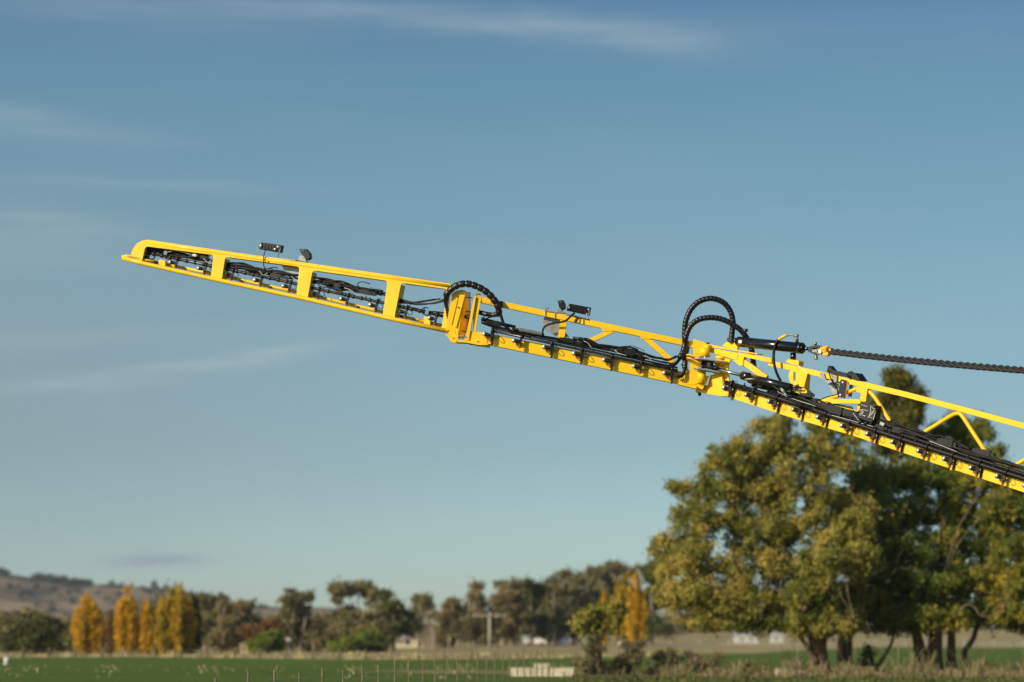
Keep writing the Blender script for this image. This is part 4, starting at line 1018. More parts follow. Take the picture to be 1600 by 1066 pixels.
def tree(name, label, cat, base, trunk_paths, blobs, leafm, n_clumps, per, cr, ls, seed, bark=None, group=None, branches=0, br_r=.05, hollow=.55, squash=1.0, upright=0.0, bare=0, min_d=.0, trunk_name='trunk'):
    root = empty(name, base, label, cat, group)
    B0 = Vector(base); inv = Matrix.Translation(-B0)
    v, f, tone, C = leaves(blobs, n_clumps, per, cr, ls, seed, squash, hollow, upright)
    o = bpy.data.objects.new('crown', np_mesh('crown', v - np.array(base), f, LM[leafm], False, tone)); COL.objects.link(o); o.parent = root
    rr = random.Random(seed)
    nodes = []
    for (pts, r0, r1) in trunk_paths:
        p = spline([Vector(q) - B0 for q in pts], 5)
        mb = MB(); m_ = len(p)
        rad = [r0 * (1 - i / (m_ - 1)) + r1 * (i / (m_ - 1)) for i in range(m_)]
        for i in range(min(3, m_)): rad[i] *= (1.45, 1.18, 1.05)[i]
        mb.tube(p, r0, 9, True, rad); nodes += [(q, rd) for q, rd in zip(p[m_ // 3:], rad[m_ // 3:])]
        mb.build(trunk_name, bark or BARK, root)
    if branches:
        mb = MB()
        idx = list(range(len(C))); rr.shuffle(idx)
        for i in idx[:branches]:
            tgt = Vector(C[i]) - B0
            cand = sorted(nodes, key=lambda q: (q[0] - tgt).length + max(0, q[0].z - tgt.z) * 1.5)[:4]
            s0, rd = rr.choice(cand)
            if (tgt - s0).length < .2: continue
            mid = s0.lerp(tgt, .5) + Vector((rr.uniform(-.1, .1), rr.uniform(-.1, .1), rr.uniform(-.02, .16))) * (tgt - s0).length
            mid2 = s0.lerp(tgt, .25) + Vector((rr.uniform(-.06, .06), rr.uniform(-.06, .06), .02)) * (tgt - s0).length
            L = (tgt - s0).length; p = spline([s0, mid2, mid, tgt], 4); m_ = len(p)
            rb = min(rd * .6, br_r * (.5 + L * .12) * rr.uniform(.7, 1.3))
            mb.tube(p, rb, 6, False, [rb * (1 - .85 * k / (m_ - 1)) for k in range(m_)])
            if i % 3 == 0: nodes += [(q, rb * .6) for q in p[m_ // 2:]]
        if mb.v: mb.build('branches', bark or BARK, root)
    return root
def pblobs(L, D, dr=1.0, jit=0.0, seed=0, yj=0.0):   # lobes given in photo pixels at distance D -> metres
    r = random.Random(seed); out = []
    for q in L:
        px, py, rx, ry = q[:4]; dy = q[4] if len(q) > 4 else r.uniform(-1, 1) * yj
        c = at(px, py, D + dy); k = D / F
        out.append(((c.x, c.y, c.z), (rx * k, rx * k * dr, ry * k)))
    return out

# ---- the two large autumn trees on the right, and the small stems between
DA = 155.0
def W_(px, py, D=DA): p = at(px, py, D); return (p.x, p.y, p.z)
lobA = [(1100, 900, 70, 62), (1062, 905, 40, 45), (1085, 820, 38, 40), (1062, 762, 17, 12), (1120, 765, 42, 42), (1150, 710, 42, 36), (1205, 680, 44, 36), (1180, 800, 75, 70), (1250, 745, 70, 65), (1300, 690, 55, 42),
        (1225, 890, 80, 66), (1300, 820, 60, 60), (1340, 900, 55, 55), (1290, 965, 60, 32), (1075, 940, 48, 34), (1150, 950, 55, 32), (1045, 860, 28, 30), (1225, 960, 45, 30), (1272, 930, 45, 40, -2.2), (1300, 965, 40, 26, -2.0), (1255, 976, 34, 16, -1.6), (1318, 978, 30, 16, -1.0), (1105, 968, 46, 18, -.5), (1170, 972, 46, 18, -.8), (1290, 880, 50, 50, -2.4), (1330, 860, 45, 50, -1.5)]
b0 = W_(1283, 1052); b0 = (b0[0], b0[1], gz(b0[0], b0[1]) - .1)
tree('autumn_tree', 'broad olive and gold tree with a sunlit tan trunk below the boom', 'tree', b0,
     [([b0, W_(1279, 1020), W_(1272, 985, DA - .5), W_(1255, 930), W_(1225, 860), W_(1190, 780, DA + 1)], .56, .12),
      ([W_(1288, 1055, DA + .3), W_(1284, 1010), W_(1290, 960, DA + 1), W_(1280, 880), W_(1270, 770)], .34, .10),
      ([W_(1276, 1035, DA - .4), W_(1262, 1012, DA - .6), W_(1246, 990, DA - .8), W_(1225, 968, DA - .8), W_(1170, 940), W_(1120, 900)], .14, .05)],
     sprays(pblobs(lobA, DA, .9, seed=3, yj=1.3), 3), 'oak', 8600, 34, .27, .145, 21, branches=330, br_r=.045, hollow=.15)
lobB = [(1400, 770, 55, 55), (1450, 735, 50, 45), (1350, 740, 40, 40), (1500, 800, 65, 62), (1435, 850, 62, 62), (1555, 850, 50, 70), (1575, 790, 36, 38), (1480, 925, 72, 45), (1405, 930, 48, 44), (1570, 925, 50, 46),
        (1640, 860, 60, 110), (1620, 760, 40, 50), (1360, 965, 42, 24), (1540, 962, 40, 26), (1590, 965, 26, 26), (1450, 965, 50, 28), (1370, 830, 45, 55), (1600, 850, 50, 60), (1590, 900, 50, 50), (1510, 870, 55, 55), (1540, 940, 60, 40), (1610, 945, 40, 40), (1420, 945, 60, 34), (1340, 945, 40, 34), (1530, 760, 50, 40), (1440, 965, 40, 22, -2.2), (1480, 968, 40, 20, -2.2), (1400, 962, 34, 22, -1.5), (1380, 870, 50, 60, -1.6), (1430, 900, 50, 50, -2.2), (1350, 790, 45, 55, -.8)]
b1 = W_(1440, 1052, 158); b1 = (b1[0], b1[1], gz(b1[0], b1[1]) - .1)
DB = 158
tree('autumn_tree', 'dense green autumn tree with several thick dark trunks at the right edge', 'tree', b1,
     [([b1, W_(1437, 1015, DB), W_(1430, 980, DB), W_(1415, 900, DB), W_(1400, 790, DB)], .40, .12),
      ([W_(1460, 1054, DB + .5), W_(1461, 1010, DB + .5), W_(1466, 970, DB), W_(1480, 880, DB), W_(1470, 780, DB)], .50, .12),
      ([W_(1487, 1050, DB + .8), W_(1487, 1005, DB + .8), W_(1492, 960, DB), W_(1540, 890, DB), W_(1575, 820, DB)], .27, .08)],
     sprays(pblobs(lobB, DB, .9, seed=5, yj=1.4), 5), 'oakdark', 9400, 34, .27, .145, 22, branches=330, br_r=.045, hollow=.15)
b2 = W_(1318, 1050, 163); b2 = (b2[0], b2[1], gz(b2[0], b2[1]) - .1); D2 = 163
lobC = [(1404, 600, 28, 24), (1385, 625, 22, 20), (1425, 620, 20, 22), (1398, 660, 30, 22), (1412, 690, 22, 24), (1385, 705, 26, 24), (1430, 655, 14, 20)]
tree('autumn_tree', 'tall narrow olive tree whose top rises above the boom chord beside the black lamp', 'tree', b2,
     [([b2, W_(1316, 1000, D2), W_(1335, 900, D2), W_(1375, 790, D2), W_(1398, 690, D2), W_(1403, 610, D2)], .30, .06),
      ([W_(1329, 1052, D2 - 3), W_(1328, 1000, D2 - 3), W_(1340, 940, D2 - 3), W_(1370, 860, D2)], .20, .08)],
     sprays(pblobs(lobC, D2, .9, seed=6, yj=.5), 6), 'lobe', 1000, 36, .30, .15, 23, branches=60, br_r=.03, hollow=.2)
D3 = 166
b3 = W_(1510, 1050, D3); b3 = (b3[0], b3[1], gz(b3[0], b3[1]) - .1)
lobD = [(1520, 685, 34, 32), (1490, 668, 20, 18), (1545, 705, 26, 24), (1500, 715, 38, 28), (1465, 680, 14, 14), (1555, 735, 30, 24)]
tree('autumn_tree', 'dark thin topped tree behind the boom lattice, its twigs showing at the right', 'tree', b3,
     [([b3, W_(1507, 1020, D3), W_(1525, 985, D3), W_(1535, 880, D3), W_(1520, 760, D3), W_(1517, 680, D3)], .20, .06)],
     sprays(pblobs(lobD, D3, .9, seed=8, yj=.6), 8), 'oakdark', 850, 32, .30, .15, 24, branches=130, br_r=.035, hollow=.2)
b4 = W_(1366, 1047, 157); b4 = (b4[0], b4[1], gz(b4[0], b4[1]) - .1)
tree('sapling', 'small forked dark stem between the big trunks', 'sapling', b4,
     [([b4, W_(1362, 1030, 157), W_(1357, 1010, 157)], .16, .10), ([W_(1366, 1047, 156.8), W_(1380, 1028, 156.8), W_(1393, 1005, 156.8), W_(1398, 985, 157)], .12, .06)],
     pblobs([(1357, 1020, 8, 8), (1352, 1035, 8, 10), (1395, 990, 8, 6)], 157, .9), 'oakdark', 50, 14, .22, .18, 25)
# crooked bare limbs that catch the sun
def limb(label, L, D, r0, r1):
    p = W_(*L[0], D); mb = MB(); q = spline([Vector(W_(x, y, D + dz)) for (x, y), dz in zip(L, [0, -.3, -.6, -.7, -.8, -.9, -1, -1, -1])], 6)
    return mb, q
A1 = [o for o in COL.objects if o.name.startswith('autumn_tree')]
def add_limb(root, L, D, r0, r1):
    mb = MB(); q = spline([Vector(W_(x, y, D)) - Vector(root.location) for x, y in L], 6); m_ = len(q)
    mb.tube(q, r0, 8, True, [(r0 + (r1 - r0) * i / (m_ - 1)) * (.35 + .65 * min(1, i / 5)) * .72 * (1 + .15 * math.sin(i * 2.1)) for i in range(m_)]); mb.build('limb', TWIG, root)
RA = bpy.data.objects['autumn_tree']; RB = bpy.data.objects['autumn_tree.001']
def wig(L, r_=random.Random(4)): return [(x + r_.uniform(-3, 3), y + r_.uniform(-3, 3)) for x, y in L]
for root_, D_, dz, r0_, L in ((RB, DB, 3.6, .085, [(1440, 905), (1430, 893), (1405, 890), (1388, 899), (1375, 902), (1352, 912), (1340, 918)]),
        (RB, DB, 4.3, .08, [(1498, 958), (1507, 944), (1520, 950), (1535, 962), (1555, 958), (1572, 940), (1583, 915)]),
        (RB, DB, 4.3, .045, [(1552, 958), (1563, 945), (1566, 930), (1576, 890)]),
        (RB, DB, 2.4, .05, [(1470, 910), (1480, 870), (1500, 820), (1530, 770), (1545, 745)]), (RB, DB, 2.4, .04, [(1480, 890), (1500, 850), (1540, 800), (1565, 765)]),
        (RA, DA, 3.0, .06, [(1338, 985), (1330, 950), (1322, 905), (1335, 880), (1350, 850)]), (RA, DA, 3.2, .05, [(1150, 905), (1125, 918), (1100, 908), (1082, 895)]),
        (RA, DA, 3.2, .05, [(1250, 940), (1215, 920), (1180, 905), (1150, 880)]), (RA, DA, 3.4, .04, [(1330, 955), (1312, 930), (1300, 900), (1275, 885)]),
        (RA, DA, 3.6, .04, [(1215, 830), (1200, 800), (1180, 780), (1165, 750)])):
    L = wig(L); add_limb(root_, L, D_ - dz, r0_, .015)
    if len(L) > 4: k0 = L[len(L) // 2]; add_limb(root_, [k0, (k0[0] + 9, k0[1] - 12), (k0[0] + 12, k0[1] - 28), (k0[0] + 20, k0[1] - 42)], D_ - dz, r0_ * .45, .01)

# ---- poplars on the left
def poplar(px, top, base, w, D, leafm, label, seed, n=420, dull=0):
    p = at(px, base, D); b = (p.x, p.y, gz(p.x, p.y) - .1); k = D / F
    H = (base - top); L = []
    r = random.Random(seed); m = 9
    for i in range(m):          # each poplar is a sheaf of upright flames
        u_ = (i / (m - 1) - .5) * 2; hgt = H * (1 - .30 * abs(u_) ** 2.4) * r.uniform(.84, 1.0)
        if i == m // 2: hgt = H
        bot = base - 9 - abs(u_) * 3; mid = bot - hgt * .47 + 4
        L.append((px + u_ * w * .38 + r.uniform(-.03, .03) * w, mid, max(4.5, w * r.uniform(.20, .24)), hgt * .48, r.uniform(-1, 1) * w * .3 * k))
    t_ = at(px, top + 8, D)
    return tree('poplar_tree', label, 'poplar', b, [([b, W_(px + .5, base - 12, D), W_(px, base - H * .5, D), (t_.x, t_.y, t_.z)], .28, .05)],
                pblobs(L, D, 1.0, seed=seed, yj=.3), leafm, int(n * 1.5), 14, .30, .34, seed, bark=PALEBARK, group='poplars along the paddock edge', hollow=.25, squash=2.0, upright=.8)
DP = 372
poplar(137, 930, 1023, 41, DP, 'orange', 'broad domed orange poplar at the left end of the row', 31, 760)
poplar(172, 955, 1023, 15, DP + 12, 'russet', 'small dull brown poplar between two orange ones', 33, 180)
poplar(197, 912, 1024, 29, DP, 'orange', 'tall double peaked orange poplar second in the row', 34, 620)
poplar(228, 935, 1024, 20, DP, 'orange', 'short narrow orange poplar left of the green and gold ones', 36, 300)
poplar(243, 930, 1024, 16, DP + 9, 'darkgreen', 'narrow dark green poplar behind the short orange one', 37, 240)
poplar(264, 916, 1024, 35, DP, 'yellowgreen', 'gold and green poplar left of the highest crown', 38, 480)
poplar(281, 907, 1024, 40, DP + 3, 'yellowgreen', 'widest green and gold poplar with the highest crown', 39, 560)
poplar(301, 922, 1024, 24, DP + 5, 'darkgreen', 'darker green poplar at the right end of the row', 40, 420)
DQ = 400
poplar(994, 893, 1008, 27, DQ, 'orange', 'bright orange poplar beside the big autumn tree', 41, 460)
poplar(974, 893, 1004, 24, DQ + 8, 'yellowgreen', 'thinner olive gold poplar left of the bright orange one', 42, 300)
poplar(943, 929, 1006, 20, DQ + 10, 'orange', 'small faded orange poplar above the roadside bush', 43, 220)

# ---- eucalypts and other trees of the far line
def far_tree(label, L, D, leafm, base, seed, n=330, trunks=None, bark=None, group='trees of the far tree line', ls=.45, cr=.62, name='eucalypt_tree', cat='tree', hollow=.25, per=15, br=14):
    cx = sum(q[0] for q in L) / len(L); p = at(cx, base, D); b = (p.x, p.y, gz(p.x, p.y) - .2)
    tr = []
    for (x0, x1, yt) in (trunks or [(cx, cx, min(q[1] for q in L))]):
        q0 = at(x0, base, D); z0 = gz(q0.x, q0.y) - .2
        tr.append(([(q0.x, q0.y, z0), W_(x0 + (x1 - x0) * .2 + 1, (base * 2 + yt) / 3, D), W_(x1 - 1, (base + yt * 2) / 3, D), W_(x1, yt, D)], .25 * D / 450, .08))
    k = D / 450
    return tree(name, label, cat, b, tr, sprays(pblobs(L, D, 1.0, seed=seed, yj=2.0 * k), seed, 9, .46, .62, .55), leafm, int(n * 2.0), per, cr * k, ls * k, seed, bark=bark or PALEBARK, group=group, branches=br, br_r=.05, hollow=hollow)
T = far_tree
T('rounded dark olive tree at the far left edge', [(8, 975, 26, 26), (35, 965, 26, 20), (15, 1000, 30, 24), (-15, 985, 20, 30)], 440, 'euc', 1023, 51)
T('low spreading olive green tree in front of the left group', [(30, 995, 26, 18), (55, 985, 24, 22), (50, 1008, 34, 14), (70, 1003, 18, 16)], 400, 'darkgreen', 1023, 52, 380)
T('dull tree with pale stems left of the orange poplars', [(85, 978, 18, 20), (100, 985, 15, 20), (92, 1003, 22, 18), (112, 1002, 14, 18)], 430, 'euc', 1023, 53, 320, [(90, 88, 975), (102, 100, 985)])
T('dark bushy tree showing between the poplar trunks', [(165, 995, 22, 24), (185, 985, 20, 22), (215, 1000, 24, 20), (240, 990, 24, 26)], 430, 'euc2', 1022, 54, 330)
T('ragged grey green gum just right of the poplars', [(322, 945, 14, 15), (335, 962, 18, 18), (318, 985, 18, 24), (345, 940, 11, 9)], 460, 'euc', 1021, 55, 300, [(320, 322, 940), (332, 338, 945)])
T('grey gum with bare lilac stems right of the row', [(352, 955, 16, 18), (368, 947, 13, 12), (360, 980, 24, 22), (345, 1000, 22, 18)], 450, 'euc2', 1021, 56, 330, [(352, 350, 950), (368, 366, 950), (360, 372, 960)])
T('dark rounded gum beside the dip in the skyline', [(385, 952, 15, 12), (395, 970, 16, 18), (384, 995, 22, 22), (372, 968, 14, 16)], 470, 'euc', 1020, 57, 300)
T('russet brown tree behind the bright round shrub', [(412, 990, 22, 12), (425, 982, 18, 10), (400, 997, 14, 12)], 440, 'russet', 1020, 58, 200)
T('upright grey green gum with a narrow domed top', [(460, 938, 17, 17), (452, 960, 22, 20), (465, 985, 28, 26), (483, 936, 6, 8), (478, 955, 12, 14), (445, 985, 20, 26)], 450, 'euc', 1019, 59, 480, [(455, 460, 930), (468, 478, 945)])
T('low dull gum filling the gap left of the wide canopy tree', [(500, 975, 20, 18), (495, 1000, 24, 18), (515, 990, 18, 24)], 470, 'euc2', 1019, 60, 260, [(490, 488, 975), (510, 512, 975)])
T('wide flat topped gum with sky showing under its canopy', [(530, 926, 16, 14), (550, 919, 22, 11), (572, 922, 15, 11), (524, 940, 11, 9), (582, 930, 9, 9), (545, 965, 28, 17), (575, 962, 26, 20), (560, 985, 40, 18), (600, 975, 18, 24)], 450, 'euc', 1019, 61, 640, [(545, 530, 930), (556, 560, 920), (566, 580, 930)])
T('dark tree crown right of the wide canopy tree', [(602, 935, 9, 9), (612, 955, 16, 16), (628, 965, 16, 14), (618, 985, 24, 22)], 480, 'darkgreen', 1014, 62, 320)
T('tall thin gum with bare pale trunks beside the cottage', [(658, 938, 12, 6), (666, 944, 10, 7), (652, 950, 10, 8), (645, 975, 12, 16)], 520, 'euc', 1014, 63, 150, [(668, 660, 938), (674, 668, 944), (678, 677, 955), (662, 656, 950)])
T('brown grey gum right of the bare pale trunks', [(705, 948, 14, 14), (715, 965, 18, 20), (695, 975, 15, 20), (705, 995, 22, 18)], 540, 'euc2', 1012, 64, 320, [(702, 705, 945), (715, 716, 955)])
T('gum with a small round tuft at its top', [(745, 917, 9, 7), (742, 932, 11, 8), (745, 958, 24, 18), (735, 985, 26, 24), (762, 975, 20, 24)], 560, 'euc2', 1011, 65, 400, [(742, 745, 918), (735, 732, 950)])
T('rounded brown green gum behind the power pole', [(788, 925, 18, 14), (805, 920, 14, 12), (790, 955, 28, 24), (800, 985, 28, 20)], 580, 'euc2', 1010, 66, 440, [(785, 788, 930), (800, 804, 930)])
T('dark leaning gum with a spiky twig above it', [(822, 912, 6, 6), (838, 925, 14, 14), (828, 945, 18, 22), (835, 980, 26, 22)], 590, 'darkgreen', 1009, 67, 360)
T('tall hazy gum left of the airy canopies', [(868, 915, 14, 14), (855, 940, 16, 22), (875, 950, 20, 26), (866, 985, 26, 20)], 600, 'euc', 1009, 68, 400)
T('airy topped gum with sky holes near the road', [(885, 900, 13, 7), (905, 906, 11, 7), (892, 922, 14, 7), (900, 950, 24, 22), (905, 980, 24, 20)], 610, 'euc', 1009, 69, 360, [(892, 885, 905), (898, 905, 905), (905, 903, 950)])
T('arched grey gum left of the faded poplar', [(925, 897, 15, 7), (940, 893, 10, 6), (930, 915, 16, 8), (925, 945, 20, 26), (935, 980, 20, 20)], 620, 'euc', 1008, 70, 380, [(922, 918, 900), (932, 938, 898)])
T('dome shaped grey gum behind the two poplars', [(958, 890, 18, 8), (978, 894, 16, 10), (955, 908, 20, 14), (965, 940, 28, 26), (980, 975, 28, 24)], 630, 'euc2', 1008, 71, 480, [(960, 958, 895), (972, 978, 895)])
T('dark gum at the shoulder of the big autumn tree', [(1012, 895, 16, 16), (1024, 905, 18, 22), (1015, 945, 22, 28), (1022, 980, 24, 20)], 560, 'darkgreen', 1006, 72, 360)
for i_, (px_, w_, t_) in enumerate(((1070, 34, 962), (1130, 26, 975), (1195, 30, 968), (1245, 26, 972), (1330, 30, 966), (1390, 28, 974), (1450, 30, 970), (1530, 26, 974), (1590, 32, 968))):
    T(['hazy gum seen under the left skirt of the big autumn tree', 'low far gum left of the white sheds', 'far gum behind the white sheds', 'far gum just left of the lit trunk', 'far gum framed between the two big trees', 'small far gum right of the forked stem',
       'far gum behind the dark trunks', 'far gum just right of the dark trunks', 'rightmost far gum at the frame edge'][i_], [(px_, t_ + 10, w_ * .5, 10), (px_ - w_ * .4, t_ + 18, w_ * .4, 9), (px_ + w_ * .4, t_ + 17, w_ * .4, 10), (px_ - w_ * .6, t_ + 26, w_ * .35, 6), (px_ + w_ * .6, t_ + 25, w_ * .35, 6)], 860 + i_ * 7, 'euc' if i_ % 2 else 'euc2', 992, 110 + i_, 200)
# bushes
def bush(label, L, D, leafm, base, seed, n=170, ls=.4, cr=.55): return T(label, L, D, leafm, base, seed, n, [(L[0][0], L[0][0], L[0][1])], BARK, None, ls, cr, 'shrub', 'shrub', .3, 14, 0)
bush('bright green round shrub beside the white post', [(418, 1006, 23, 14), (405, 1010, 16, 12), (434, 1008, 14, 12), (420, 997, 14, 8)], 388, 'shrub', 1022, 81, 300)
bush('pale green rounded shrub, left of the two under the wide gum', [(536, 1007, 20, 11), (522, 1010, 10, 8), (550, 1008, 14, 10)], 400, 'shrub', 1020, 82, 240)
bush('yellow green shrub above a dark hollow, right of the two', [(572, 999, 15, 9), (585, 1004, 14, 10), (562, 1002, 10, 10)], 408, 'shrub', 1020, 83, 220)
bush('dark low bush beneath the yellow green shrub', [(575, 1012, 16, 6), (590, 1013, 10, 5)], 403, 'darkgreen', 1020, 84, 120)
# smaller tree by the road and scrub to its right
T('small ragged yellow green tree on a thin trunk left of the scrub', [(935, 968, 24, 16), (920, 975, 18, 14), (955, 965, 16, 20), (930, 985, 22, 12), (905, 978, 9, 8)], 170, 'oak', 1050, 85, 420, [(936, 932, 965)], BARK, None, .62, .75, 'small_tree', 'tree', .2, 15, 50)
for i, (lab, L, lm, n_) in enumerate((
    ('tangled olive brown scrub under the small ragged tree', [(925, 1018, 24, 24), (912, 1040, 18, 20), (945, 1045, 18, 18), (940, 1005, 18, 18)], 'weed', 420),
    ('dry thin scrub bush next to the small ragged tree', [(978, 1010, 20, 26), (995, 1035, 18, 18), (968, 1045, 16, 14), (1000, 1012, 10, 18)], 'weed', 300),
    ('low grey brown bush in the middle of the scrub', [(1035, 1042, 24, 16), (1055, 1030, 18, 16), (1030, 1025, 12, 10)], 'weed', 230),
    ('leafless looking brown bush below the left edge of the big tree', [(1085, 1036, 22, 22), (1108, 1046, 18, 18), (1072, 1050, 16, 14), (1120, 1030, 12, 14)], 'weed', 260),
    ('rounded scrub bush with green tips left of the lit trunk', [(1165, 1045, 22, 14), (1188, 1050, 18, 12), (1150, 1050, 14, 12)], 'scrub', 240),
    ('low bramble right of the lit trunk', [(1342, 1056, 16, 8), (1362, 1054, 12, 8)], 'scrub', 120),
    ('dry tan weed clump at the foot of the dark trunks', [(1512, 1052, 14, 12), (1530, 1056, 12, 10)], 'weed', 140))):
    T(lab, L, 148 + i * .7, lm, 1060, 90 + i, n_, [(L[0][0], L[0][0] + 3, L[0][1] - 8), (L[0][0] + 4, L[0][0] + 14, L[0][1] - 4)], TWIG, None, .30, .42, 'scrub_bush', 'bush', .1, 9, 70)

# wooded ridge on the hill: one far-off mass
r = random.Random(5); bl = []
for (x0, x1, n_, dy) in ((0, 14, 9, 2), (54, 62, 5, 3), (62, 108, 40, 4), (112, 144, 26, 4), (186, 190, 2, 2), (240, 262, 5, 2)):
    for i in range(n_):
        px = r.uniform(x0, x1); D = HD - r.uniform(0, 90); X = (px - 800) / F * D
        z = float(hill_z(np.array([[X]]), np.array([[D]]))[0, 0]); s = r.uniform(1.6, 3.4) * HD / F; bl.append(((X, D, z + s * .9), (s * .8, s * .8, s * 1.5)))
for i in range(150):
    px = r.uniform(-20, 420); D = r.uniform(2100, 2880); X = (px - 800) / F * D
    z = float(hill_z(np.array([[X]]), np.array([[D]]))[0, 0]); s = r.uniform(1.2, 2.6) * D / F; bl.append(((X, D, z + s * .6), (s * 1.3, s, s)))
v, f, tone, C = leaves(bl, 2600, 9, 2.4, 2.2, 99, 1, .2)
o = bpy.data.objects.new('hill_woodland', np_mesh('hill_woodland', v, f, LM['pine'], False, tone)); COL.objects.link(o)
tag(o, 'dark scattered woodland on the distant hill and its ridge', kind='stuff')

# the far wood behind the single trees reads as one mass
r = random.Random(8); bl = []
for i in range(300):
    px = r.uniform(-20, 1060); D = r.uniform(560, 760) + max(0, px - 600) * .3
    top = interp([(-20, 968), (100, 975), (300, 962), (400, 968), (520, 972), (640, 966), (700, 955), (800, 940), (900, 925), (1060, 920)], px)
    y = r.uniform(top, 1012); c = at(px, y, D); k = D / F; s_ = r.uniform(7, 13) * k; bl.append(((c.x, D, c.z), (s_ * 1.2, s_, s_)))
v, f, tone, C = leaves(bl, 5600, 12, 1.2, .85, 77, 1, .15)
o = bpy.data.objects.new('far_woodland', np_mesh('far_woodland', v, f, LM['euc2'], False, tone)); COL.objects.link(o)
tag(o, 'dull brown green woodland filling the gaps behind the far tree line', kind='stuff')

# dry weeds and grasses in the near margin: nobody could count them
def weeds(name, label, x0, x1, D0, D1, n, h, leafm, seed, wd=.035):
    r = np.random.default_rng(seed)
    D = D0 + (D1 - D0) * r.random(n); cl = r.random(n // 60 + 1) * (x1 - x0) + x0
    px = np.where(r.random(n) < .7, cl[r.integers(0, len(cl), n)] + r.normal(size=n) * 12, x0 + (x1 - x0) * r.random(n))
    X = (px - 800) / F * D; Z = ground_z(X, D); hh = h * (.35 + .9 * r.random(n)) * (.35 + 1.5 * (.5 + .5 * np.sin(px * .11 + seed) * np.sin(px * .043 + seed * 2)) ** 2) ; lean = r.normal(size=(n, 2)) * .38 * hh[:, None]
    a = r.random(n) * 3.14; wx, wy = np.cos(a) * wd, np.sin(a) * wd
    P = np.stack([X, D, Z], 1); tp = P + np.stack([lean[:, 0], lean[:, 1], hh], 1); s = np.stack([wx, wy, np.zeros(n)], 1)
    v = np.stack([P - s * .5, P + s * .5, tp + s * 1.1, tp - s * 1.1], 1).reshape(-1, 3)
    o = bpy.data.objects.new(name, np_mesh(name, v, np.arange(n * 4).reshape(-1, 4), LM[leafm], False, r.random(n))); COL.objects.link(o)
    return tag(o, label, kind='stuff')
weeds('dry_weeds', 'dry brown weeds along the field margin', 1040, 1640, 134, 158, 9000, .42, 'weed', 1, .016)
weeds('tall_dry_stems', 'thin tall dry stems standing in the margin', 1180, 1640, 136, 150, 700, 1.0, 'weed', 7, .012)
weeds('dry_grass', 'tan grass tufts along the near margin', 880, 1640, 150, 175, 7000, .24, 'scrub', 2, .02)
weeds('green_grass', 'green grass blades at the bottom edge', 900, 1640, 118, 135, 5200, .12, 'darkgreen', 3)
weeds('crop_tufts', 'pale seed heads sticking out of the green crop', -20, 900, 128, 200, 420, .16, 'verge', 4, .03)
weeds('verge_grass', 'dry grass of the far verge', -20, 1040, 292, 385, 3000, .25, 'verge', 6, .10)

# ------------------------------------------------------------------ things in the fields
WOOD = mat('weathered_timber', (.15, .13, .075), .9, var=.35, vscale=6, spec=.1)
WIRE = mat('fence_wire', (.25, .24, .22), .5, metal=.7)
CREAM = mat('cream_blocks', (.62, .54, .38), .85, var=.22, vscale=1.5, spec=.1)
ROOF = mat('pinkish_tin_roof', (.36, .31, .27), .6, var=.15, vscale=1)
WALLC = mat('cream_wall', (.48, .42, .28), .85, var=.15, vscale=1.2)
WHITE = mat('white_sheet', (.48, .47, .43), .6, var=.12, vscale=1)
DARKW = mat('dark_window', (.03, .035, .04), .2)
TANW = mat('tan_weatherboard', (.55, .36, .20), .8, var=.15, vscale=2)
POLE = mat('grey_green_pole', (.42, .42, .31), .85, var=.2, vscale=2)
# wire fence running away across the crop
root = empty('wire_fence', (-6.0, 46, 0), 'line of thin timber posts and wire running away across the green field', 'fence')
pts = []
for t in range(-2, 27):
    D = 2.72 * (t + 17); pxx = 1206 - 14700 / (t + 17); X = (pxx - 800) / F * D
    z = gz(X, D); pts.append((X, D, z)); h_ = (1.0 + .012 * t) * random.uniform(.93, 1.05); mb = MB()
    lx = random.uniform(-.02, .02)
    mb.tube([(X + 6, D - 46, z - .1), (X + 6 + lx, D - 46, z + h_ + .05)], .03, 7, True, [.021, .018]); mb.build('post', WOOD, root)
mb = MB()
for hh in (.35, .65, .92): mb.tube([(x + 6, y - 46, z + hh) for x, y, z in pts], .004, 4)
mb.build('wires', WIRE, root)
# far fence on the right
def post_fence(name, label, px0, px1, D, n, h, m, rail=True, w=.09):
    p = at(px0, 1015, D); X0 = p.x; z0 = gz(X0, D); root = empty(name, (X0, D, z0), label, 'fence'); P = []
    for i in range(n):
        X = (px0 + (px1 - px0) * i / (n - 1) - 800) / F * D; z = gz(X, D); mb = MB(); mb.tube([(X - X0, 0, z - z0 - .1), (X - X0, 0, z - z0 + h * random.uniform(.95, 1.05))], w, 6); mb.build('post', m, root); P.append((X - X0, 0, z - z0))
    mb = MB()
    for hh in (.35, .75): mb.tube([(x, y, z + h * hh) for x, y, z in P], .022 if rail else .012, 4)
    mb.build('wires', m, root)
post_fence('paddock_fence', 'pale posts of the far paddock fence beyond the right hand field', 1000, 1640, 585, 15, 1.1, POLE)
post_fence('verge_fence', 'sparse grey posts along the dry verge left of centre', 40, 900, 288, 22, 1.0, WOOD)
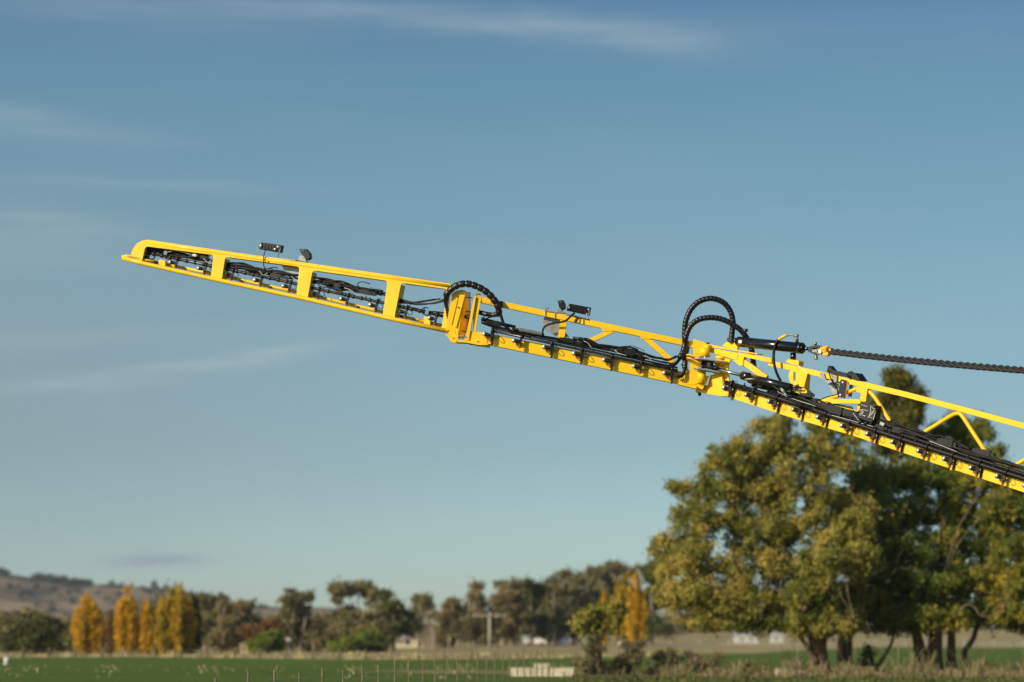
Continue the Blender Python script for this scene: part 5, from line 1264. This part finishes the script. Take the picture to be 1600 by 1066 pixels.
# cream block wall in the field
D = 138; p = at(846, 1056, D); z = gz(p.x, D); root = empty('block_wall', (p.x, D, z), 'low cream block wall with a raised middle standing in the field', 'wall')
k = D / F
mb = MB(); rr = random.Random(3)
def block(mb, x, z0, w, h, d=.35):
    mb.box((x + rr.uniform(-.01, .01), rr.uniform(-.015, .015), z0 + h / 2), Vector((w / 2 - .012, 0, 0)), Vector((0, d / 2, 0)), Vector((0, 0, h / 2 - .010)))
for side in (-1, 1):
    mb = MB()
    for i in range(6):
        for j in range(2): block(mb, side * (.52 + .25 * i + .1), .0 + .22 * j, .25, .22)
    mb.box((side * (1.28), 0, .465), Vector((.78, 0, 0)), Vector((0, .2, 0)), Vector((0, 0, .02))); mb.build('wall_wing', CREAM, root)
mb = MB()
for i in range(4):
    for j in range(3): block(mb, -.36 + .24 * i, .22 * j, .24, .22, .5)
mb.box((0, 0, .69), Vector((.52, 0, 0)), Vector((0, .28, 0)), Vector((0, 0, .025))); mb.build('centre_pier', CREAM, root); root.scale = (.74, .8, .84)
# white capped post at the left edge
D = 135; p = at(11, 1033, D); z = gz(p.x, D); root = empty('capped_post', (p.x, D, z), 'thin post with a white bucket upside down on it at the left edge', 'post')
mb = MB(); mb.tube([(0, 0, 0), (0, 0, p.z - z)], .03, 8); mb.build('post', WOOD, root)
mb = MB(); mb.tube([(0, 0, p.z - z - .16), (0, 0, p.z - z + .12), (0, 0, p.z - z + .16)], .15, 16, True, [.17, .14, .10]); mb.tube([(0, 0, p.z - z - .17), (0, 0, p.z - z - .14)], .18, 16); mb.build('bucket', WHITE, root)
WOOD2 = mat('faded_crossarm_timber', (.33, .28, .23), .9, var=.2, vscale=3)
# power pole
D = 492; p = at(765, 1010, D); zt = at(765, 957, D).z; z = gz(p.x, D); root = empty('power_pole', (p.x, D, z), 'tall grey green power pole with a long crossarm in front of the gums', 'power pole'); H = zt - z
mb = MB(); mb.tube([(0, 0, -.2), (0, 0, H)], .2, 10, True, [.25, .17]); mb.build('pole', POLE, root)
aw = 26 * D / F; mb = MB(); mb.box((0, -.32, H - .55), Vector((aw, 0, 0)), Vector((0, .07, 0)), Vector((0, 0, .10))); mb.build('crossarm', WOOD2, root)
for s in (-.92, -.45, .45, .92):
    mb = MB(); mb.tube([(s * aw, -.32, H - .43), (s * aw, -.32, H - .30), (s * aw, -.32, H - .22), (s * aw, -.32, H - .1)], .06, 8, True, [.03, .06, .04, .05]); mb.build('insulator', WHITE, root)
# houses
def house(label, px0, px1, base, eave, ridge, D, wallm, roofm, wins, depth=6, cat='house', name='cottage', hip=.25, over=2.0):
    k = D / F; xc = ((px0 + px1) / 2 - 800) * k; z0 = gz(xc, D) - .1; root = empty(name, (xc, D, z0), label, cat)
    zb = at((px0 + px1) / 2, base, D).z; ze = at(800, eave, D).z - z0; zr = at(800, ridge, D).z - z0; hw = (px1 - px0) / 2 * k
    mb = MB(); mb.box((0, depth / 2, ze / 2), Vector((hw, 0, 0)), Vector((0, depth / 2, 0)), Vector((0, 0, ze / 2))); mb.build('wall', wallm, root)
    o_ = over * k; a = hw + o_; d0, d1 = -o_, depth + o_; th = .18; mb = MB(); rx = a * (1 - hip)
    lo = [(-a, d0, ze), (a, d0, ze), (a, d1, ze), (-a, d1, ze)]; hi = [(-rx, depth / 2, zr), (rx, depth / 2, zr)]
    vs = lo + [(x, y, z + th) for x, y, z in lo] + [(x, y, z + th) for x, y, z in hi]
    mb.add(vs, [(3, 2, 1, 0), (0, 1, 5, 4), (1, 2, 6, 5), (2, 3, 7, 6), (3, 0, 4, 7), (4, 5, 9, 8), (6, 7, 8, 9), (5, 6, 9), (7, 4, 8)]); mb.build('roof', roofm, root)
    for (x0, x1, y0, y1) in wins:
        mb = MB(); mb.box((((x0 + x1) / 2 - (px0 + px1) / 2) * k, -.03, at(800, (y0 + y1) / 2, D).z - z0), Vector(((x1 - x0) / 2 * k, 0, 0)), Vector((0, .05, 0)), Vector((0, 0, (y1 - y0) / 2 * k))); mb.build('window', DARKW, root)
    return root
h = house('small cream cottage with a pinkish roof among the gums', 618, 654, 1011, 998.5, 989, 545, WALLC, ROOF, [(634, 641, 1000, 1007), (626, 630, 1001, 1005)], 7)
k = 545 / F; mb = MB(); mb.box(((648 - 637) * k, 3.2, at(800, 988, 545).z - h.location.z), Vector((.40, 0, 0)), Vector((0, .4, 0)), Vector((0, 0, .55))); mb.build('chimney', WHITE, h)
house('tan shed partly hidden by the bright round shrub', 378, 390, 1022, 1009, 1007, 395, TANW, ROOF, [(381, 384, 1012, 1017)], 4, 'shed', 'garden_shed')
house('narrow white roofed shelter on a tan pier beside the bright round shrub', 446, 452, 1022, 1003, 999, 392, TANW, WHITE, [], 1.2, 'shelter', 'well_shelter', .2, 4)
house('white shed seen low under the left part of the big tree', 1147, 1182, 1004, 993, 989, 640, WHITE, WHITE, [(1156, 1159, 997, 1001), (1170, 1173, 997, 1001)], 6, 'shed', 'white_shed')
house('smaller white shed right of the longer one', 1204, 1222, 1004, 994, 991, 650, WHITE, WHITE, [(1210, 1212, 997, 1001)], 5, 'shed', 'white_shed')
# parked vehicles far away under the trees
def far_car(label, px, D, col, l=4.4, name='parked_car', cat='car'):
    X = (px - 800) / F * D; z = gz(X, D); root = empty(name, (X, D, z), label, cat)
    prof = [(-2.2, .35), (-2.2, .85), (-1.3, .98), (-.75, 1.45), (.9, 1.45), (1.6, 1.0), (2.2, .9), (2.2, .35)]; s = l / 4.4
    mb = MB(); nn_ = len(prof); vs = [(x * s, -.85 if z_ < 1.2 else -.65, z_) for x, z_ in prof] + [(x * s, .85 if z_ < 1.2 else .65, z_) for x, z_ in prof]
    mb.add(vs, [tuple(range(nn_)), tuple(range(2 * nn_ - 1, nn_ - 1, -1))] + [(i, i + nn_, (i + 1) % nn_ + nn_, (i + 1) % nn_) for i in range(nn_)]); mb.build('body', col, root)
    mb = MB(); vs = [(-1.15 * s, -.80, 1.0), (-.72 * s, -.70, 1.38), (.85 * s, -.70, 1.38), (1.40 * s, -.80, 1.02)]; mb.add(vs + [(a, b + .04, c) for a, b, c in vs], [(0, 1, 2, 3), (7, 6, 5, 4), (0, 4, 5, 1), (1, 5, 6, 2), (2, 6, 7, 3), (3, 7, 4, 0)]); mb.build('side_window', DARKW, root)
    for x in (-1.35, 1.35):
        for y in (-.8, .8):
            mb = MB(); mb.cyl((x * s, y - .1, .33), (x * s, y + .1, .33), .33, 14); mb.build('wheel', M['rubber'], root)
far_car('blue car parked under the gums beside the road', 885, 620, mat('blue_car_paint', (.08, .12, .24), .3, coat=.5))
far_car('white car parked under the trees left of the blue one', 836, 600, mat('white_car_paint', (.7, .68, .64), .3, coat=.5))
far_car('dark car between the white and the blue one', 858, 615, mat('grey_car_paint', (.10, .09, .10), .3, coat=.5))
far_car('pale car on the road below the bright orange poplar', 982, 560, mat('cream_car_paint', (.55, .52, .46), .3, coat=.5))
# fallen logs near the trunks
def log(label, L, D, r_, m_):
    p = [Vector(W_(x, y, D)) for x, y in L]; b = (p[0].x, p[0].y, gz(p[0].x, p[0].y)); root = empty('fallen_log', b, label, 'log')
    q = spline([v - Vector(b) for v in p], 6); mm = len(q); mb = MB(); mb.tube(q, r_, 12, True, [r_ * (1 - .35 * i / mm) * (1 + .08 * math.sin(i * 1.7)) for i in range(mm)]); mb.build('log_trunk', m_, root)
    a = q[mm // 2]; mb = MB(); mb.tube([a, a + Vector((.3, -.1, .45)), a + Vector((.45, -.1, .8))], .06, 7, True, [.07, .05, .03]); mb.build('branch_stub', m_, root)
log('pale fallen log lying left of the lit trunk', [(1212, 1056), (1232, 1055), (1262, 1056)], 139, .34, mat('bleached_log', (.36, .28, .18), .9, var=.3, vscale=3))
log('short pinkish log right of the sapling', [(1352, 1058), (1372, 1057), (1384, 1059)], 138, .26, TWIG)
HAZE_ON = True
if HAZE_ON:
    mb = MB(); x0, x1, y0, y1, z0, z1 = -4300, 4300, -120, 9300, -3.0, 150.0
    mb.box8([(x0, y0, z0), (x1, y0, z0), (x1, y1, z0), (x0, y1, z0), (x0, y0, z1), (x1, y0, z1), (x1, y1, z1), (x0, y1, z1)][:8])
    hm = bpy.data.materials.new('haze'); hm.use_nodes = True; t = hm.node_tree; t.nodes.clear()
    vp = t.nodes.new('ShaderNodeVolumePrincipled'); vp.inputs['Color'].default_value = (.80, .88, 1.0, 1); vp.inputs['Density'].default_value = .000045; vp.inputs['Anisotropy'].default_value = 0.0
    oo = t.nodes.new('ShaderNodeOutputMaterial'); t.links.new(vp.outputs[0], oo.inputs['Volume'])
    hz = mb.build('haze', hm); hz['kind'] = 'stuff'
    import bmesh
    bm = bmesh.new(); bm.from_mesh(hz.data); bmesh.ops.recalc_face_normals(bm, faces=bm.faces)
    if bm.calc_volume(signed=True) < 0: bmesh.ops.reverse_faces(bm, faces=bm.faces)
    bm.to_mesh(hz.data); bm.free()
